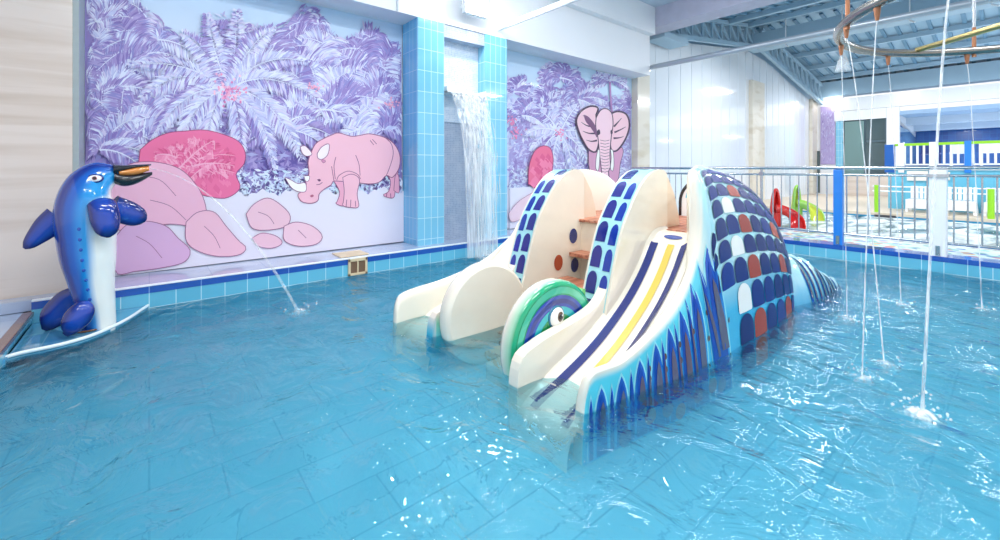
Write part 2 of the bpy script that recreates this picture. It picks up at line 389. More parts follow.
# waterfall sheet: a parabola off the lip, breaking into strands
def fall():
    b = MB(); rnd = random.Random(3)
    def sheet(xa, xb, dy, a0, seed, narrow):
        rows = []
        for i in range(41):
            t = i / 40; drop = 2.44 * t ** 1.35
            y = CY - .05 - dy * (1 - math.exp(-1.9 * drop)) 
            xm = (xa + xb) / 2; hw = (xb - xa) / 2 * (1 - narrow * smooth(0, .5, t))
            rows.append([(xm + .05 * t + hw * (j / 16 * 2 - 1) + .012 * mnoise.noise((j * .8, t * 6, seed)),
                          y + .02 * mnoise.noise((j * .5 + 9, t * 5, seed)), 2.46 - drop) for j in range(17)])
        b.grid(rows)
    sheet(3.42, 4.06, .32, 0, 1.0, .12); sheet(3.6, 4.02, .25, 0, 5.0, .25)
    for k in range(40):
        x = rnd.uniform(3.5, 4.12); f = rnd.uniform(.2, .42); z0 = rnd.uniform(.3, 2.2); L = rnd.uniform(.15, .5)
        p = [(x + .03 * mnoise.noise((k, i, 0)), CY - .05 - f * (1 - math.exp(-1.9 * (2.44 - z0 + L * i / 5))), max(.0, z0 - L * i / 5)) for i in range(6)]
        b.tube(p, [.002, .006, .007, .006, .004, .001], 5)
    return b
wt = fall().build('waterfall', M_fall); tag(wt, 'sheet of white falling water in the blue tiled niche', 'waterfall')
def splash(name, x, y, r, h, n, label, seed, parent=None, mat=None, group=None):
    """churned foam: a low lumpy mound with droplets around it"""
    b = MB(); rnd = random.Random(seed); rows = []
    for i in range(7):
        rr0 = r * i / 6
        q = [rr0 * (.8 + .7 * mnoise.noise((2.2 * math.cos(2*PI*j/20), 2.2 * math.sin(2*PI*j/20), seed * 3.7))) for j in range(20)]
        rr = rr0
        rows.append([(x + q[j] * math.cos(2*PI*j/20), y + q[j] * math.sin(2*PI*j/20),
                      -.02 + h * (1 - (i/6) ** 1.3) * (.55 + .9 * abs(mnoise.noise((rr*9*math.cos(2*PI*j/20) + seed, rr*9*math.sin(2*PI*j/20), 2))))+ .015 * (1 - i/6)) for j in range(20)])
    b.grid(rows, wrap=True)
    for k in range(n):
        a = rnd.uniform(0, 2*PI); q = r * rnd.uniform(.2, 1.25); s = rnd.uniform(.004, .010)
        b.ball((x + q * math.cos(a), y + q * math.sin(a), rnd.uniform(.0, h * 1.8)), s, nu=6, nv=4)
    o = b.build(name, mat or M_foam, parent)
    if parent is None: tag(o, label, 'splash', group)
    return o
splash('foam_patch', 3.92, 4.98, .42, .10, 40, 'white foam where the waterfall strikes the pool', 5, wt, M_spray)

# skimmer box in the mural wall
x0 = 1.86
sk = thing('skimmer_box', 'beige square skimmer opening set in the blue tiled pool edge', 'skimmer', (x0, WY, .1))
Ms = plain('beige_plastic', rgb(222, 200, 164), .4)
s = MB(); a, c, z0, z1 = x0, x0 + .24, .0, .205
s.box(a, a + .03, WY - .02, WY + .01, z0, z1); s.box(c - .03, c, WY - .02, WY + .01, z0, z1); s.box(a, c, WY - .02, WY + .01, z1 - .035, z1); s.box(a, c, WY - .02, WY + .01, z0, z0 + .03)
s.build('frame', Ms, sk, .004)
MB().box(a + .03, c - .03, WY - .008, WY - .002, z0 + .03, z1 - .035).build('inner_throat', plain('throat_brown', rgb(120, 92, 70), .6), sk)
MB().box(a + .11, a + .125, WY - .02, WY - .004, z0 + .03, z1 - .035).build('divider', Ms, sk)
MB().box(a - .06, c + .06, WY + .08, WY + .40, LZ, LZ + .012).build('lid', Ms, sk, .004)

# ceiling slab over the first bay, cross beam, post
o = MB().box(-5, 8.84, -6, 6.2, 4.95, 5.1).build('ceiling', M_ceiling); structure(o)
o = MB().box(8.84, 9.35, -9, 5.70, 4.5, 4.97).build('beam_2', M_beam); structure(o)
o = MB().box(8.84, 9.35, 5.68, MY + .02, LZ, 4.52).build('pillar_1', M_pillar); structure(o)
def on(name, x0, x1, y0, z1): 
    o = MB().box(x0, x1, y0, MY + .02, LZ, z1).build(name, M_pillar); structure(o)
on('pillar_2', 15.75, 16.8, 5.72, on_y(757, 81, 5.72)[1]); on('pillar_3', 22.3, 23.15, 5.72, 4.35)
# frosted white wall whose top follows the gable
prof = [(9.35, -.2), (9.35, 4.52), (12.4, 4.9), (15.4, 5.3), (17.2, 5.22), (20, 4.72), (23.1, 4.2), (23.1, -.2)]
b = MB().prism(prof, lambda x, z: (x, MY - .01, z), lambda x, z: (x, MY + .1, z))
pw = b.build('wall_white', M_panel); structure(pw)
b = MB()
x = 9.9
while x < 23:
    zt = interp([(9.35, 4.52), (12.4, 4.9), (15.4, 5.3), (17.2, 5.22), (20, 4.72), (23.1, 4.2)], x)[0]
    b.box(x, x + .02, MY - .018, MY - .008, LZ, zt - .02); x += .62
structure(MB().prism([(9.0, 3.9), (9.0, 5.3), (16.1, 6.25), (23.6, 5.25), (23.6, 3.9)], lambda x, z: (x, MY + .12, z), lambda x, z: (x, 6.2, z)).build('wall_gable', M_bluegrey))
b.build('panel_joints', plain('panel_joint', rgb(214, 222, 232), .3), pw)

# gabled roof: ribbed sheet, purlins, ridge beam, wall trusses
def roofz(x): return 5.22 + .14 * (7 - abs(x - 16.1))
b = MB()
for xa, xb in ((9.0, 16.1), (16.1, 23.6)):
    b.prism([(xa, roofz(xa)), (xb, roofz(xb)), (xb, roofz(xb) + .06), (xa, roofz(xa) + .06)], lambda x, z: (x, -12, z), lambda x, z: (x, 6.2, z))
rf = b.build('ceiling_gable', M_roof); structure(rf)
b = MB(); y = -11.9
while y < 6:
    for xa, xb in ((9.2, 16.0), (16.2, 23.4)):
        b.bar((xa, y, roofz(xa) - .03), (xb, y, roofz(xb) - .03), .09, .07)
    y += .36
b.build('roof_ribs', M_rib, rf)
b = MB()
for x in (10.4, 11.9, 13.4, 14.8, 17.6, 19.2, 20.8, 22.4): b.box(x - .06, x + .06, -12, 5.8, roofz(x) - .20, roofz(x) - .05)
b.build('purlins', M_bluegrey, rf)
o = MB().box(15.3, 15.75, -12, 5.7, 5.2, 5.72).build('beam_3', M_bluegrey); structure(o)
o = MB(); 
for k in range(12):
    y = 4.6 - k * 1.4; o.box(15.26, 15.29, y, y + .03, 5.15, 6.0); o.bar((15.27, y + .015, 5.16), (15.1, y - .1, 5.05), .03, .03)
structure(o.build('trim_2', M_white_gloss))
o = MB().box(22.9, 23.5, -12, 5.8, 4.45, 5.1).build('beam_4', M_bluegrey); structure(o)
def truss(name, pb, pt, n):
    b = MB(); y = 5.55
    def L(p, t): return (p[0][0] + (p[1][0] - p[0][0]) * t, y, p[0][1] + (p[1][1] - p[0][1]) * t)
    b.bar(L(pb, 0), L(pb, 1), .10, .12); b.bar(L(pt, 0), L(pt, 1), .10, .10)
    for k in range(n):
        b.bar(L(pb, k / n), L(pt, k / n), .05, .05); b.bar(L(pt, k / n), L(pb, (k + 1) / n), .05, .05)
    b.bar(L(pb, 1), L(pt, 1), .06, .06)
    o = b.build(name, M_bluegrey); structure(o)
truss('truss_1', ((9.4, 4.55), (15.3, 5.32)), ((9.4, 5.05), (15.3, 5.98)), 10)
truss('truss_2', ((16.0, 5.35), (23.0, 4.18)), ((16.0, 6.02), (23.0, 4.98)), 12)
b = MB().box(9.36, 10.5, 5.3, 5.8, 4.42, 4.56); structure(b.build('trim_3', M_bluegrey))

# ---------------------------------------------------------------- second pool and far side
FX = 14.2
o = MB().box(7.95, FX, -9, 5.4, -.5, -.35).build('floor_far_pool', M_floor); structure(o)
o = MB().box(7.95, FX, -9, 5.4, .085, .095).build('water_far', M_water2); structure(o)
o = MB().box(7.9, 8.75, -9, 5.4, -.3, .2).build('ledge_far', mosaic('mosaic_pebbles', [rgb(90, 190, 180), rgb(225, 240, 236), rgb(60, 160, 150), rgb(40, 100, 190), rgb(225, 235, 230), rgb(225, 170, 60), rgb(120, 205, 190), rgb(200, 80, 70)], 9)); structure(o)
o = MB().box(FX, 27, -9, 5.9, -.5, .2).build('floor_far', M_deck); structure(o)
MB().box(FX - .02, FX, -9, 5.4, -.4, .13).build('far_pool_tile', plain('deep_teal_tile', rgb(36, 134, 176), .2), o)
TX = 16.0; TY = 2.34
t = MB().box(TX, 27.5, -9, TY, .2, 1.27).build('wall_terrace', M_terrace); structure(t)
MB().box(TX - .05, 27.5, -9, TY + .05, 1.27, 1.33).build('terrace_floor', M_nosing, t)
# the end facade under the eave
GX = 23.0
def fac(name, y0, y1, z0, z1, mat, x=GX, th=.2):
    o = MB().box(x, x + th, y0, y1, z0, z1).build(name, mat); structure(o); return o
fac('wall_end', 4.83, 6.0, .2, 4.5, M_white)
fac('column_end', 4.80, 5.05, .2, 3.4, M_blue_tile, GX - .05)
g = fac('window_1', 3.4, 4.82, .2, 3.36, M_glass_dark)
b = MB(); b.box(GX - .04, GX, 4.76, 4.82, .2, 3.36); b.box(GX - .04, GX, 3.40, 3.46, .2, 3.36); b.box(GX - .04, GX, 4.06, 4.12, .2, 3.36); b.box(GX - .05, GX, 3.4, 4.82, 2.4, 2.48)
b.build('window_frame', plain('dark_frame', rgb(70, 92, 104), .4), g)
b = MB(); 
for k in range(18): b.tube([(GX - .09, 4.72 - .035 * k, .3), (GX - .09, 4.72 - .035 * k, 3.3)], .022, 6)
b.build('curtain', plain('sea_green_curtain', rgb(122, 152, 152), .8), g)
fac('beam_5', 3.41, 5.1, 3.36, 3.77, M_white_gloss, GX - .08)
fac('column_white', 3.02, 3.4, .2, 3.77, M_white_gloss, GX - .1)
fac('beam_6', -9, 4.9, 3.78, 4.3, M_white_gloss, GX - .13)
o = MB().box(GX, 27.6, -9, 3.3, 3.45, 3.6).build('ceiling_terrace', plain('terrace_ceiling', rgb(150, 180, 212), .6)); structure(o)
o = MB(); o.box(24.6, 25.0, -9, 3.2, 3.15, 3.5); o.box(26.6, 26.9, -9, 3.2, 3.0, 3.4); structure(o.build('beam_7', plain('terrace_beam', rgb(196, 214, 232), .5)))
o = MB().bar((23, 3.1, 3.45), (27.3, 3.1, 2.95), .12, .35); structure(o.build('beam_8', M_white_gloss))
o = MB().box(27.4, 27.6, -9, 5.9, .2, 3.6).build('wall_end_blue', M_darkblue); structure(o)
o = MB().box(23.2, 27.4, 3.06, 3.12, 1.3, 3.0).build('window_2', plain('blue_glass', rgb(110, 160, 200), .08, coat=.5, noise=.2, nscale=1)); structure(o)
# enclosing walls that stay out of view, with tall daylight openings
b = MB(); 
for x in range(-5, 28, 3): b.box(x, x + .25, -12.2, -12, -.5, 6)
b.box(-5, 28, -12.2, -12, -.5, .5); b.box(-5, 28, -12.2, -12, 4.6, 5.0)
structure(b.build('window_3', M_white))
# ================================================================ the climbing water slide
CREAM = rgb(246, 238, 222); CREAM2 = rgb(240, 226, 204); NAVY = rgb(26, 44, 120); COBALT = rgb(24, 70, 190); CYAN = rgb(86, 208, 228); PALE = rgb(186, 234, 240)
ORANGE = rgb(196, 84, 56); YEL = rgb(226, 198, 92); BROWN = rgb(170, 112, 88); WHITE_T = rgb(246, 246, 242)
YM = 2.42
slide = thing('water_slide', 'large cream children\'s pool slide with two chutes, central stairs and a blue mosaic hump', 'water slide', (3.2, YM, -.45))
DOME = [(3.1, 1.285, 1.50, 1.30), (3.22, 1.305, 1.55, 1.30),
      (3.4, 1.315, 1.62, 1.30), (3.8, 1.285, 1.68, 1.29), (4.24, 1.2, 1.70, 1.30), (4.6, 1.06, 1.70, 1.33), (4.85, .9, 1.69, 1.38), (5.1, .66, 1.68, 1.45),
      (5.27, .42, 1.67, 1.52), (5.38, .1, 1.66, 1.6), (5.42, -.275, 1.66, 1.655)]
ST = [(1.77, -.20, 1.47, 1.47), (1.775, -.02, 1.465, 1.465), (1.79, .11, 1.46, 1.46), (1.82, .175, 1.455, 1.455), (1.87, .197, 1.45, 1.45), (2.035, .195, 1.435, 1.43), (2.17, .22, 1.43, 1.41), (2.307, .27, 1.42, 1.39), (2.5, .345, 1.42, 1.36), (2.674, .437, 1.42, 1.34),
      (2.78, .53, 1.42, 1.33), (2.848, .613, 1.42, 1.325), (2.91, .72, 1.42, 1.32), (2.948, .814, 1.42, 1.315), (2.975, .94, 1.42, 1.312), (2.995, 1.08, 1.43, 1.31), (3.03, 1.22, 1.45, 1.31)] + DOME
# the far wall starts farther back: rows are (x, top, ridge, base) before mirroring
STL = [(1.60, -.2, 1.46, 1.46), (1.605, .0, 1.45, 1.45), (1.62, .13, 1.44, 1.44), (1.66, .20, 1.43, 1.43), (1.75, .225, 1.42, 1.41), (2.09, .262, 1.42, 1.39), (2.55, .372, 1.42, 1.36), (2.81, .50, 1.42, 1.34), (3.09, .70, 1.42, 1.33), (3.3, .89, 1.42, 1.32), (3.47, 1.06, 1.43, 1.31), (3.72, 1.225, 1.48, 1.30),
       (3.95, 1.28, 1.56, 1.30), (4.2, 1.24, 1.62, 1.30), (4.5, 1.08, 1.66, 1.32), (4.8, .85, 1.67, 1.38), (5.1, .5, 1.67, 1.5), (5.25, .1, 1.66, 1.6), (5.3, -.275, 1.66, 1.655)]
CUR = [ST]
ZB = -.275
def shell(x, s):
    """outer skin of the side wall and hump: s = 0 at the pool floor, 1 at the ridge"""
    zt, yt, yb = interp(CUR[0], x); th = s * PI / 2
    return Vector((x, yt - (yt - yb) * math.cos(th) ** 1.1, ZB + (zt - ZB) * math.sin(th)))
def s_at(x, z):
    zt = interp(CUR[0], x)[0]
    return math.asin(max(0, min(1, (z - ZB) / (zt - ZB)))) * 2 / PI
def shell_xz(x, z): return shell(x, s_at(x, z))
XS = [1.77, 1.772, 1.775, 1.78, 1.785, 1.79, 1.80, 1.81, 1.82, 1.835, 1.85, 1.87] + [1.90 + .04 * i for i in range(24)] + [2.84 + .008 * i for i in range(33)] + [3.11 + .06 * i for i in range(39)] + [5.41]
XSL = [1.60, 1.602, 1.605, 1.61, 1.615, 1.62, 1.63, 1.645, 1.66, 1.70] + [1.75 + .05 * i for i in range(71)] + [5.29]
def mirror_y(p): return Vector((p[0], 2 * YM - p[1], p[2]))
def side_shell(flip):
    b = MB(); K = 22; outer = []; oc = []; T = (lambda p: mirror_y(p)) if flip else (lambda p: Vector(p))
    CUR[0] = STL if flip else ST
    for x in (XSL if flip else XS):
        zt, yt, yb = interp(CUR[0], x); row = []; col = []
        for k in range(K + 1):
            p = shell(x, k / K); row.append(T(p)); d = zt - p.z
            dome = smooth(2.955, 3.03, x) * smooth(.25, .55, p.z)
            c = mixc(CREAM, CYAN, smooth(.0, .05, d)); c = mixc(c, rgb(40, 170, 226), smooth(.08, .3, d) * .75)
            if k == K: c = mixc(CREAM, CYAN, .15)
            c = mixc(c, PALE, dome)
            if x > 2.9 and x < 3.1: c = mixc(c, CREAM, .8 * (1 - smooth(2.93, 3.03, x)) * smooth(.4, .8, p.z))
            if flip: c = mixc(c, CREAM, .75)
            col.append(c)
        w = .035 + .015 * (1 - smooth(2.6, 2.9, x)) + .03 * smooth(2.85, 2.95, x) * (1 - smooth(3.1, 3.3, x))
        row += [T((x, yt + w * .5, zt + .018)), T((x, yt + w, zt - .004)), T((x, yt + w + .012, zt - .04))]
        zi = max(ZB, min(.7, zt - .1)) if x > (3.0 if not flip else 3.3) else ZB
        row += [T((x, yt + w + .014, (zt - .04 + zi) / 2 if zi > ZB else zt - .06)), T((x, yt + w + .016, min(zt - .06, zi - .35 if zi > ZB else ZB)))]
        col += [CREAM] * 5
        outer.append(row); oc.append(col)
    b.grid(outer, cols=oc); n_ = len(outer[0]); b.add(outer[0], [tuple(range(n_))], CREAM)
    CUR[0] = ST
    return b
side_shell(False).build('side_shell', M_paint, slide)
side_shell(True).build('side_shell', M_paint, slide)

# hump tiles: columns that follow the curve, each scalloped at its top
def tomb(a0, a1, b0, b1):
    """upright tile with a rounded head, in (a, b)"""
    w = (a1 - a0) / 2; c = (a0 + a1) / 2; hr = min((b1 - b0) * .42, w * 1.1)
    P = [(a0 + w * .08, b0), (c, b0 - (b1 - b0) * .02), (a1 - w * .08, b0), (a1, b0 + (b1 - b0) * .06)]
    for k in range(9): P.append((c + w * math.cos(PI * k / 8), b1 - hr + hr * math.sin(PI * k / 8)))
    P.append((a0, b0 + (b1 - b0) * .06))
    return P
rt = random.Random(12)
tiles = MB()
rowsz = [(-.22, -.02), (-.005, .21), (.227, .435), (.452, .63), (.647, .79), (.806, .95), (.966, 1.08), (1.094, 1.185), (1.197, 1.255), (1.264, 1.295)]
# tile layout by reading the hump from its front edge: N navy, O rust, W white
LAY = ['-NONNONNN', '-NONNONNN', '-WNNNNNNN', 'NNONNONNN', 'NWNNNNNNN', 'NNONNONNN', 'NWNNNNNNN', 'NNONNNNNN', 'NNNNNNNNN', 'NNNNNNNNN']
def tile_surf(a, zf):
    s = max(0, min(.995, math.asin(max(0, min(1, (zf - ZB) / (1.315 - ZB)))) * 2 / PI))
    return shell(a, s)
TN = rgb(14, 30, 104)
for r, (z0, z1) in enumerate(rowsz):
    x = 3.22 - .13
    for c in range(9):
        w = .262 - .006 * c; a0, a1 = x + .011, x + w - .011; x += w
        if LAY[r][c] == '-' or a1 > 5.36: continue
        col = {'N': mixc(TN, COBALT, rt.random() * .3), 'O': mixc(rgb(186, 76, 52), rgb(160, 62, 50), rt.random()), 'W': WHITE_T}[LAY[r][c]]
        tiles.decal(tile_surf, tomb(a0, a1, z0, z1), col, .006, 5)
    if r in (3, 4, 5):          # half tiles along the front edge
        e = (.05, .02, .0)[r - 3]
        tiles.decal(tile_surf, [(3.0 + e, z0 + .01), (3.075, z0 + .01), (3.07, z0 + (z1 - z0) * .5), (3.03 + e * .5, z1 - .02), (3.005 + e, z1 - .02)], TN, .006, 3)
tiles.build('mosaic_tiles', M_tilepaint, slide, recalc=False)

# painted flames on the skirt: pointed arches with a dark core, spots between them
fl = MB(); rf_ = random.Random(4)
def flame(xc, w, zt, z0=-.26, core=True, surf=shell_xz, lean=.0):
    def arch(w, z0, zt, xc):
        P = [(xc - w, z0), (xc + w, z0)]
        for k in range(1, 10):
            t = k / 10; P.append((xc + w * (1 - t ** 3.2) ** .8 + lean * t, z0 + (zt - z0) * t))
        P.append((xc + lean, zt))
        for k in range(9, 0, -1):
            t = k / 10; P.append((xc - w * (1 - t ** 3.2) ** .8 + lean * t, z0 + (zt - z0) * t))
        return P
    h = zt - z0
    fl.decal(surf, arch(w * 1.22, z0, zt + .022, xc), rgb(150, 226, 238), .002, 4)
    fl.decal(surf, arch(w, z0, zt, xc), rgb(28, 120, 210), .004, 4, lambda a, b: mixc(rgb(24, 84, 190), rgb(40, 160, 226), smooth(zt - .1 * h, zt - .7 * h, b)))
    fl.decal(surf, arch(w * .72, z0 + h * .02, zt - h * .09, xc), rgb(16, 70, 176), .007, 4)
    if core: fl.decal(surf, arch(w * .44, z0 + h * .30, zt - h * .20, xc + w * .1), mixc(rgb(92, 92, 120), rgb(110, 70, 80), rf_.random()), .010, 4)
for xc, w, zt, ln in ((1.90, .056, .11, 0), (2.06, .06, .13, 0), (2.22, .064, .18, 0), (2.37, .066, .24, 0), (2.52, .068, .305, -.01), (2.67, .07, .385, -.02), (2.83, .073, .535, -.03), (3.10, .105, .76, -.13)):
    flame(xc, w, zt, lean=ln)
    flame(xc - .079, w * .36, zt - .02 - .12 * zt, core=xc > 2.3, lean=ln)
    if xc > 2.2:
        for z in (zt * .62, zt * .3, -.02, -.12):
            fl.decal(shell_xz, [(xc + .078 + .013 * math.cos(2*PI*k/10), z + .02 * math.sin(2*PI*k/10)) for k in range(10)], rgb(96, 70, 66), .005, 2)
for k in range(7):
    x = 2.1 + k * .16 + rf_.uniform(-.03, .03); z = -.19 + rf_.uniform(-.05, .05)
    fl.decal(shell_xz, [(x + .05 * math.cos(2*PI*j/12), z + .05 * math.sin(2*PI*j/12)) for j in range(12)], rgb(170, 60, 70) if k % 2 else rgb(110, 60, 130), .012, 2)
fl.build('painted_flames', M_paint, slide, recalc=False)

# low tail wall behind the hump, jagged along its top
TL = [(4.4, .5, .36), (4.95, .46, .34), (5.15, .40, .30), (5.35, .35, .26), (5.55, .24, .21), (5.75, .14, .15), (5.95, .06, .09), (6.1, -.05, .04)]
def tail_s(x, z):
    zt, w = interp(TL, x); q = max(0, min(1, (z - ZB) / (zt - ZB)))
    return Vector((x, 1.60 - .27 * (x - 5) - w * math.cos(q * PI / 2), ZB + (zt - ZB) * math.sin(q * PI / 2) ** 1.0))
b = MB(); rows = []; rc = []
for i in range(31):
    x = 4.4 + 1.7 * i / 30; zt, w = interp(TL, x); zt += .022 * math.sin(i * 1.9); row = []; cc = []
    for k in range(25):
        th = PI * k / 24; row.append((x, 1.60 - .27 * (x - 5) - w * math.cos(th), ZB + (zt - ZB) * math.sin(th))); cc.append(mixc(rgb(60, 170, 220), PALE, smooth(.2, .9, math.sin(th))))
    rows.append(row); rc.append(cc)
b.grid(rows, cols=rc); b.build('tail_wall', M_paint, slide)
fl = MB()
for k in range(9):
    x = 5.03 + k * .115; zt = interp(TL, x)[0]
    flame(x, .04 - .0015 * k, max(-.05, zt * .9 - .02), core=k < 7, surf=lambda a, q, zt=zt: tail_s(a, ZB + (q - ZB) * .98 if q < 9 else q))
fl.build('tail_flames', M_paint, slide, recalc=False)

# chutes
CH = [(1.66, -.275), (1.67, -.2), (1.70, -.12), (1.78, -.075), (1.9, -.035), (2.0, .0), (2.2, .075), (2.4, .17), (2.64, .32), (2.8, .45), (2.92, .575), (3.0, .68), (3.05, .735), (3.11, .775), (3.2, .80), (3.3, .802)]
CHP = resample([(x, 0, z) for x, z in CH], 60)
def chute_pt(t, y):
    f = max(0, min(1, t)) * 59; i = min(58, int(f)); p = CHP[i].lerp(CHP[i+1], f - i)
    e = smooth(1.60, 1.50, y) + smooth(1.81, 1.90, y)
    return Vector((p.x, y, p.z + .05 * e * smooth(1.7, 2.0, p.x)))
def t_of_x(x):
    return min(range(600), key=lambda k: abs(chute_pt(k / 599, 1.7).x - x) + (10 if k < 60 else 0)) / 599
def rail_poly():
    top = resample([(1.68, 0, -.275), (1.68, 0, -.1), (1.69, 0, .08), (1.735, 0, .175), (1.85, 0, .215), (1.957, 0, .24), (2.249, 0, .285), (2.45, 0, .345), (2.56, 0, .46), (2.62, 0, .6), (2.66, 0, .7)], 40)
    return [(p.x, p.z) for p in top] + [(3.2, .7), (3.2, -.275)]
for flip in (False, True):
    T = mirror_y if flip else (lambda p: Vector(p))
    b = MB()
    ys = [1.482 + .458 * k / 26 for k in range(27)]
    b.grid([[T(chute_pt(i / 59, y)) for y in ys] for i in range(60)], CREAM)
    chute = b.build('chute', M_paint, slide)
    b = MB()
    strips = () if flip else ((1.80, .030, NAVY, .10, .865), (1.665, .026, YEL, .30, .865), (1.56, .026, NAVY, .10, .865))
    for y, hw, col, ta, tb in strips:
        rows = [[T(chute_pt(ta + (tb - ta) * k / 60, y + hw * q) + Vector((-.006, 0, .004))) for q in (-1, -.33, .33, 1)] for k in range(61)]
        b.grid(rows, col)
    t0 = .905
    def oval(a, q): return T(chute_pt(a, q))
    if not flip: b.decal(oval, [(t0 + .014 * math.cos(2*PI*k/16), 1.69 + .075 * math.sin(2*PI*k/16)) for k in range(16)], rgb(60, 84, 160), -.005 if flip else .005, 3)
    if not flip: b.build('stripes', M_paint, chute, recalc=False)
    b = MB(); y0, y1 = 1.885, 1.965
    b.prism(rail_poly(), lambda x, z: T((x, y0, z)), lambda x, z: T((x, y1, z)), CREAM)
    if flip: b.paint(lambda x, y, z: mixc(rgb(70, 190, 222), CREAM, smooth(.02, .16, z)))
    b.build('side_rail', M_paint, slide, .025, seg=3)

# pillars between the stairs and the chutes
PF = [(2.44, .02), (2.5, .26), (2.57, .5), (2.685, .82), (2.8, 1.0), (2.93, 1.16), (3.05, 1.25), (3.18, 1.295), (3.28, 1.29)]
PFr = resample([(x, 0, z) for x, z in PF], 40)
def pf(a, q):
    f = max(0, min(1, a)) * 39; i = min(38, int(f)); p = PFr[i].lerp(PFr[i+1], f - i)
    return p.x, q, p.z
PA, PB = 1.86, 2.10
for flip in (False, True):
    T = mirror_y if flip else (lambda p: Vector(p))
    poly = [(p.x, p.z) for p in PFr] + [(3.32, 1.26), (3.33, 1.2), (3.33, -.275), (2.42, -.275)]
    b = MB(); b.prism(poly, lambda x, z: T((x, PA, z)), lambda x, z: T((x, PB, z)), CREAM)
    pil = b.build('arched_pillar', M_paint, slide, .02, seg=3)
    b = MB(); back = [(3.3, 1.27), (3.4, 1.22), (3.5, 1.08), (3.57, .9), (3.6, .7), (3.6, -.275), (3.3, -.275)]
    b.prism(back, lambda x, z: T((x, PA + .03, z)), lambda x, z: T((x, PB - .05, z)), CREAM2)
    b.build('back_panel', M_paint, pil, .02)
    b = MB()
    S = lambda a, q: T(pf(a, q))
    sg = -1 if not flip else 1
    def rect(a0, a1, q0, q1): return [(a0, q0), (a1, q0), (a1, (q0+q1)/2), (a1, q1), (a0, q1), (a0, (q0+q1)/2)]
    rows = [[T(pf(.03 + .95 * k / 50, q)) + Vector((-.003, 0, .003)) for q in (PA + .018, PA + .1, PB - .018)] for k in range(51)]
    b.grid(rows, rgb(170, 228, 236))
    def win(a0, a1, q0, q1, col):
        w = (q1 - q0) / 2; c = (q0 + q1) / 2
        P = [(a0, c - w), (a0, c), (a0, c + w)] + [(a1 - (a1-a0) * .4 * (1 - math.sin(PI*k/8)), c + w * math.cos(PI*k/8)) for k in range(9)]
        b.decal(S, P, col, .007 * (-1 if flip else 1), 4)
    b.decal(S, rect(.04, .20, PA + .025, PB - .03), NAVY, .007 * (-1 if flip else 1), 4)
    rw = random.Random(3)
    for k in range(6):
        a0 = .225 + k * .118; a1 = a0 + .10; sh = .9 - k * .04
        win(a0, a1, 1.985, 2.075, mixc(NAVY, rgb(70, 50, 160), rw.random() * .5)); 
        if k < 5: win(a0 - .01, a1 - .01, 1.89, 1.955, mixc(NAVY, COBALT, .5))
    win(.225 + .708, .99, 1.94, 2.05, NAVY)
    b.build('mosaic_windows', M_paint, pil, recalc=False)
# round spots on the stair side of the far pillar
b = MB(); fy = 2 * YM - PB
for x, z, r, col in ((3.165, .654, .072, NAVY), (2.955, .425, .074, rgb(178, 78, 48)), (3.185, .37, .070, NAVY)):
    b = MB(); b.decal(lambda a, q: Vector((a, fy, q)), [(x + r * .8 * math.cos(2*PI*k/20), z + r * math.sin(2*PI*k/20)) for k in range(20)], col, .004, 1)
    b.build('round_spot', M_paint, slide, recalc=False)

# platform and stairs
b = MB(); b.box(3.28, 4.45, 1.5, 2 * YM - 1.5, -.275, .79, CREAM2); b.build('platform', M_paint, slide, .02)
M_plank = veined('brown_planking', rgb(196, 132, 104), rgb(150, 88, 66), scale=(1.5, 30, 30), rough=.45, coat=0, width=(.45, .6))
b = MB()
for k in range(8): b.box(3.25 + k * .15, 3.39 + k * .15, 1.53, 2 * YM - 1.53, .785, .81)
b.build('deck_planks', M_plank, slide, .005)
b = MB(); tr = MB(); SY0, SY1 = 2.10, 2 * YM - 2.10
for x, z in ((3.12, .505), (2.87, .285), (2.58, .06), (2.25, -.12)):
    MB().box(x - .02, x + .21, SY0 + .005, SY1 - .005, z - .035, z).build('stair_tread', M_plank, slide, .004)
b.box(1.95, 3.28, SY0 + .2, SY1 - .2, -.275, -.15, CREAM2); b.box(2.5, 3.28, SY0 + .24, SY1 - .24, -.15, .02, CREAM2)
b.build('stair_block', M_paint, slide)

# round cheek walls of the stairs: green eye disc and plain cream disc
DC, DR = (2.13, .13), .41
def disc_wall(y0, y1, name, eye):
    b = MB(); n = 48; c = DC; G = rgb(20, 150, 110)
    circ = [(c[0] + DR * math.cos(2*PI*k/n), c[1] + DR * math.sin(2*PI*k/n)) for k in range(n)]
    poly = [p for p in circ if p[1] > -.275] 
    e = .035; N_ = len(circ); rings = []
    for (yy, sc) in ((y0, DR - e), (y0 + e * .3, DR - e * .3), (y0 + e, DR), (y1 - e, DR), (y1 - e * .3, DR - e * .3), (y1, DR - e)):
        rings.append([(c[0] + sc * math.cos(2*PI*k/n), yy, c[1] + sc * math.sin(2*PI*k/n)) for k in range(n)])
    cs = [[(rgb(30, 170, 120) if i < 2 else mixc(rgb(120, 210, 170), CREAM, .3) if i == 2 else CREAM) if eye else CREAM] * n for i in range(6)]
    b.grid(rings, cols=cs, wrap=True)
    b.add(rings[0], [tuple(range(n))], G if eye else CREAM); b.add(rings[-1], [tuple(range(n))[::-1]], CREAM)
    # tongue that ties the disc into its pillar
    b.box(2.3, 2.62, y0 + .02, y1 - .02, -.275, .26, CREAM); b.box(2.05, 2.35, y0 + .02, y1 - .02, -.275, -.1, CREAM)
    return b
ed = disc_wall(1.985, 2.115, 'eye', True).build('eye_disc', M_paint, slide); ed['label'] = 'green cheek disc painted with a round white eye'
b = MB(); SF = lambda a, q: Vector((a, 1.985, q))
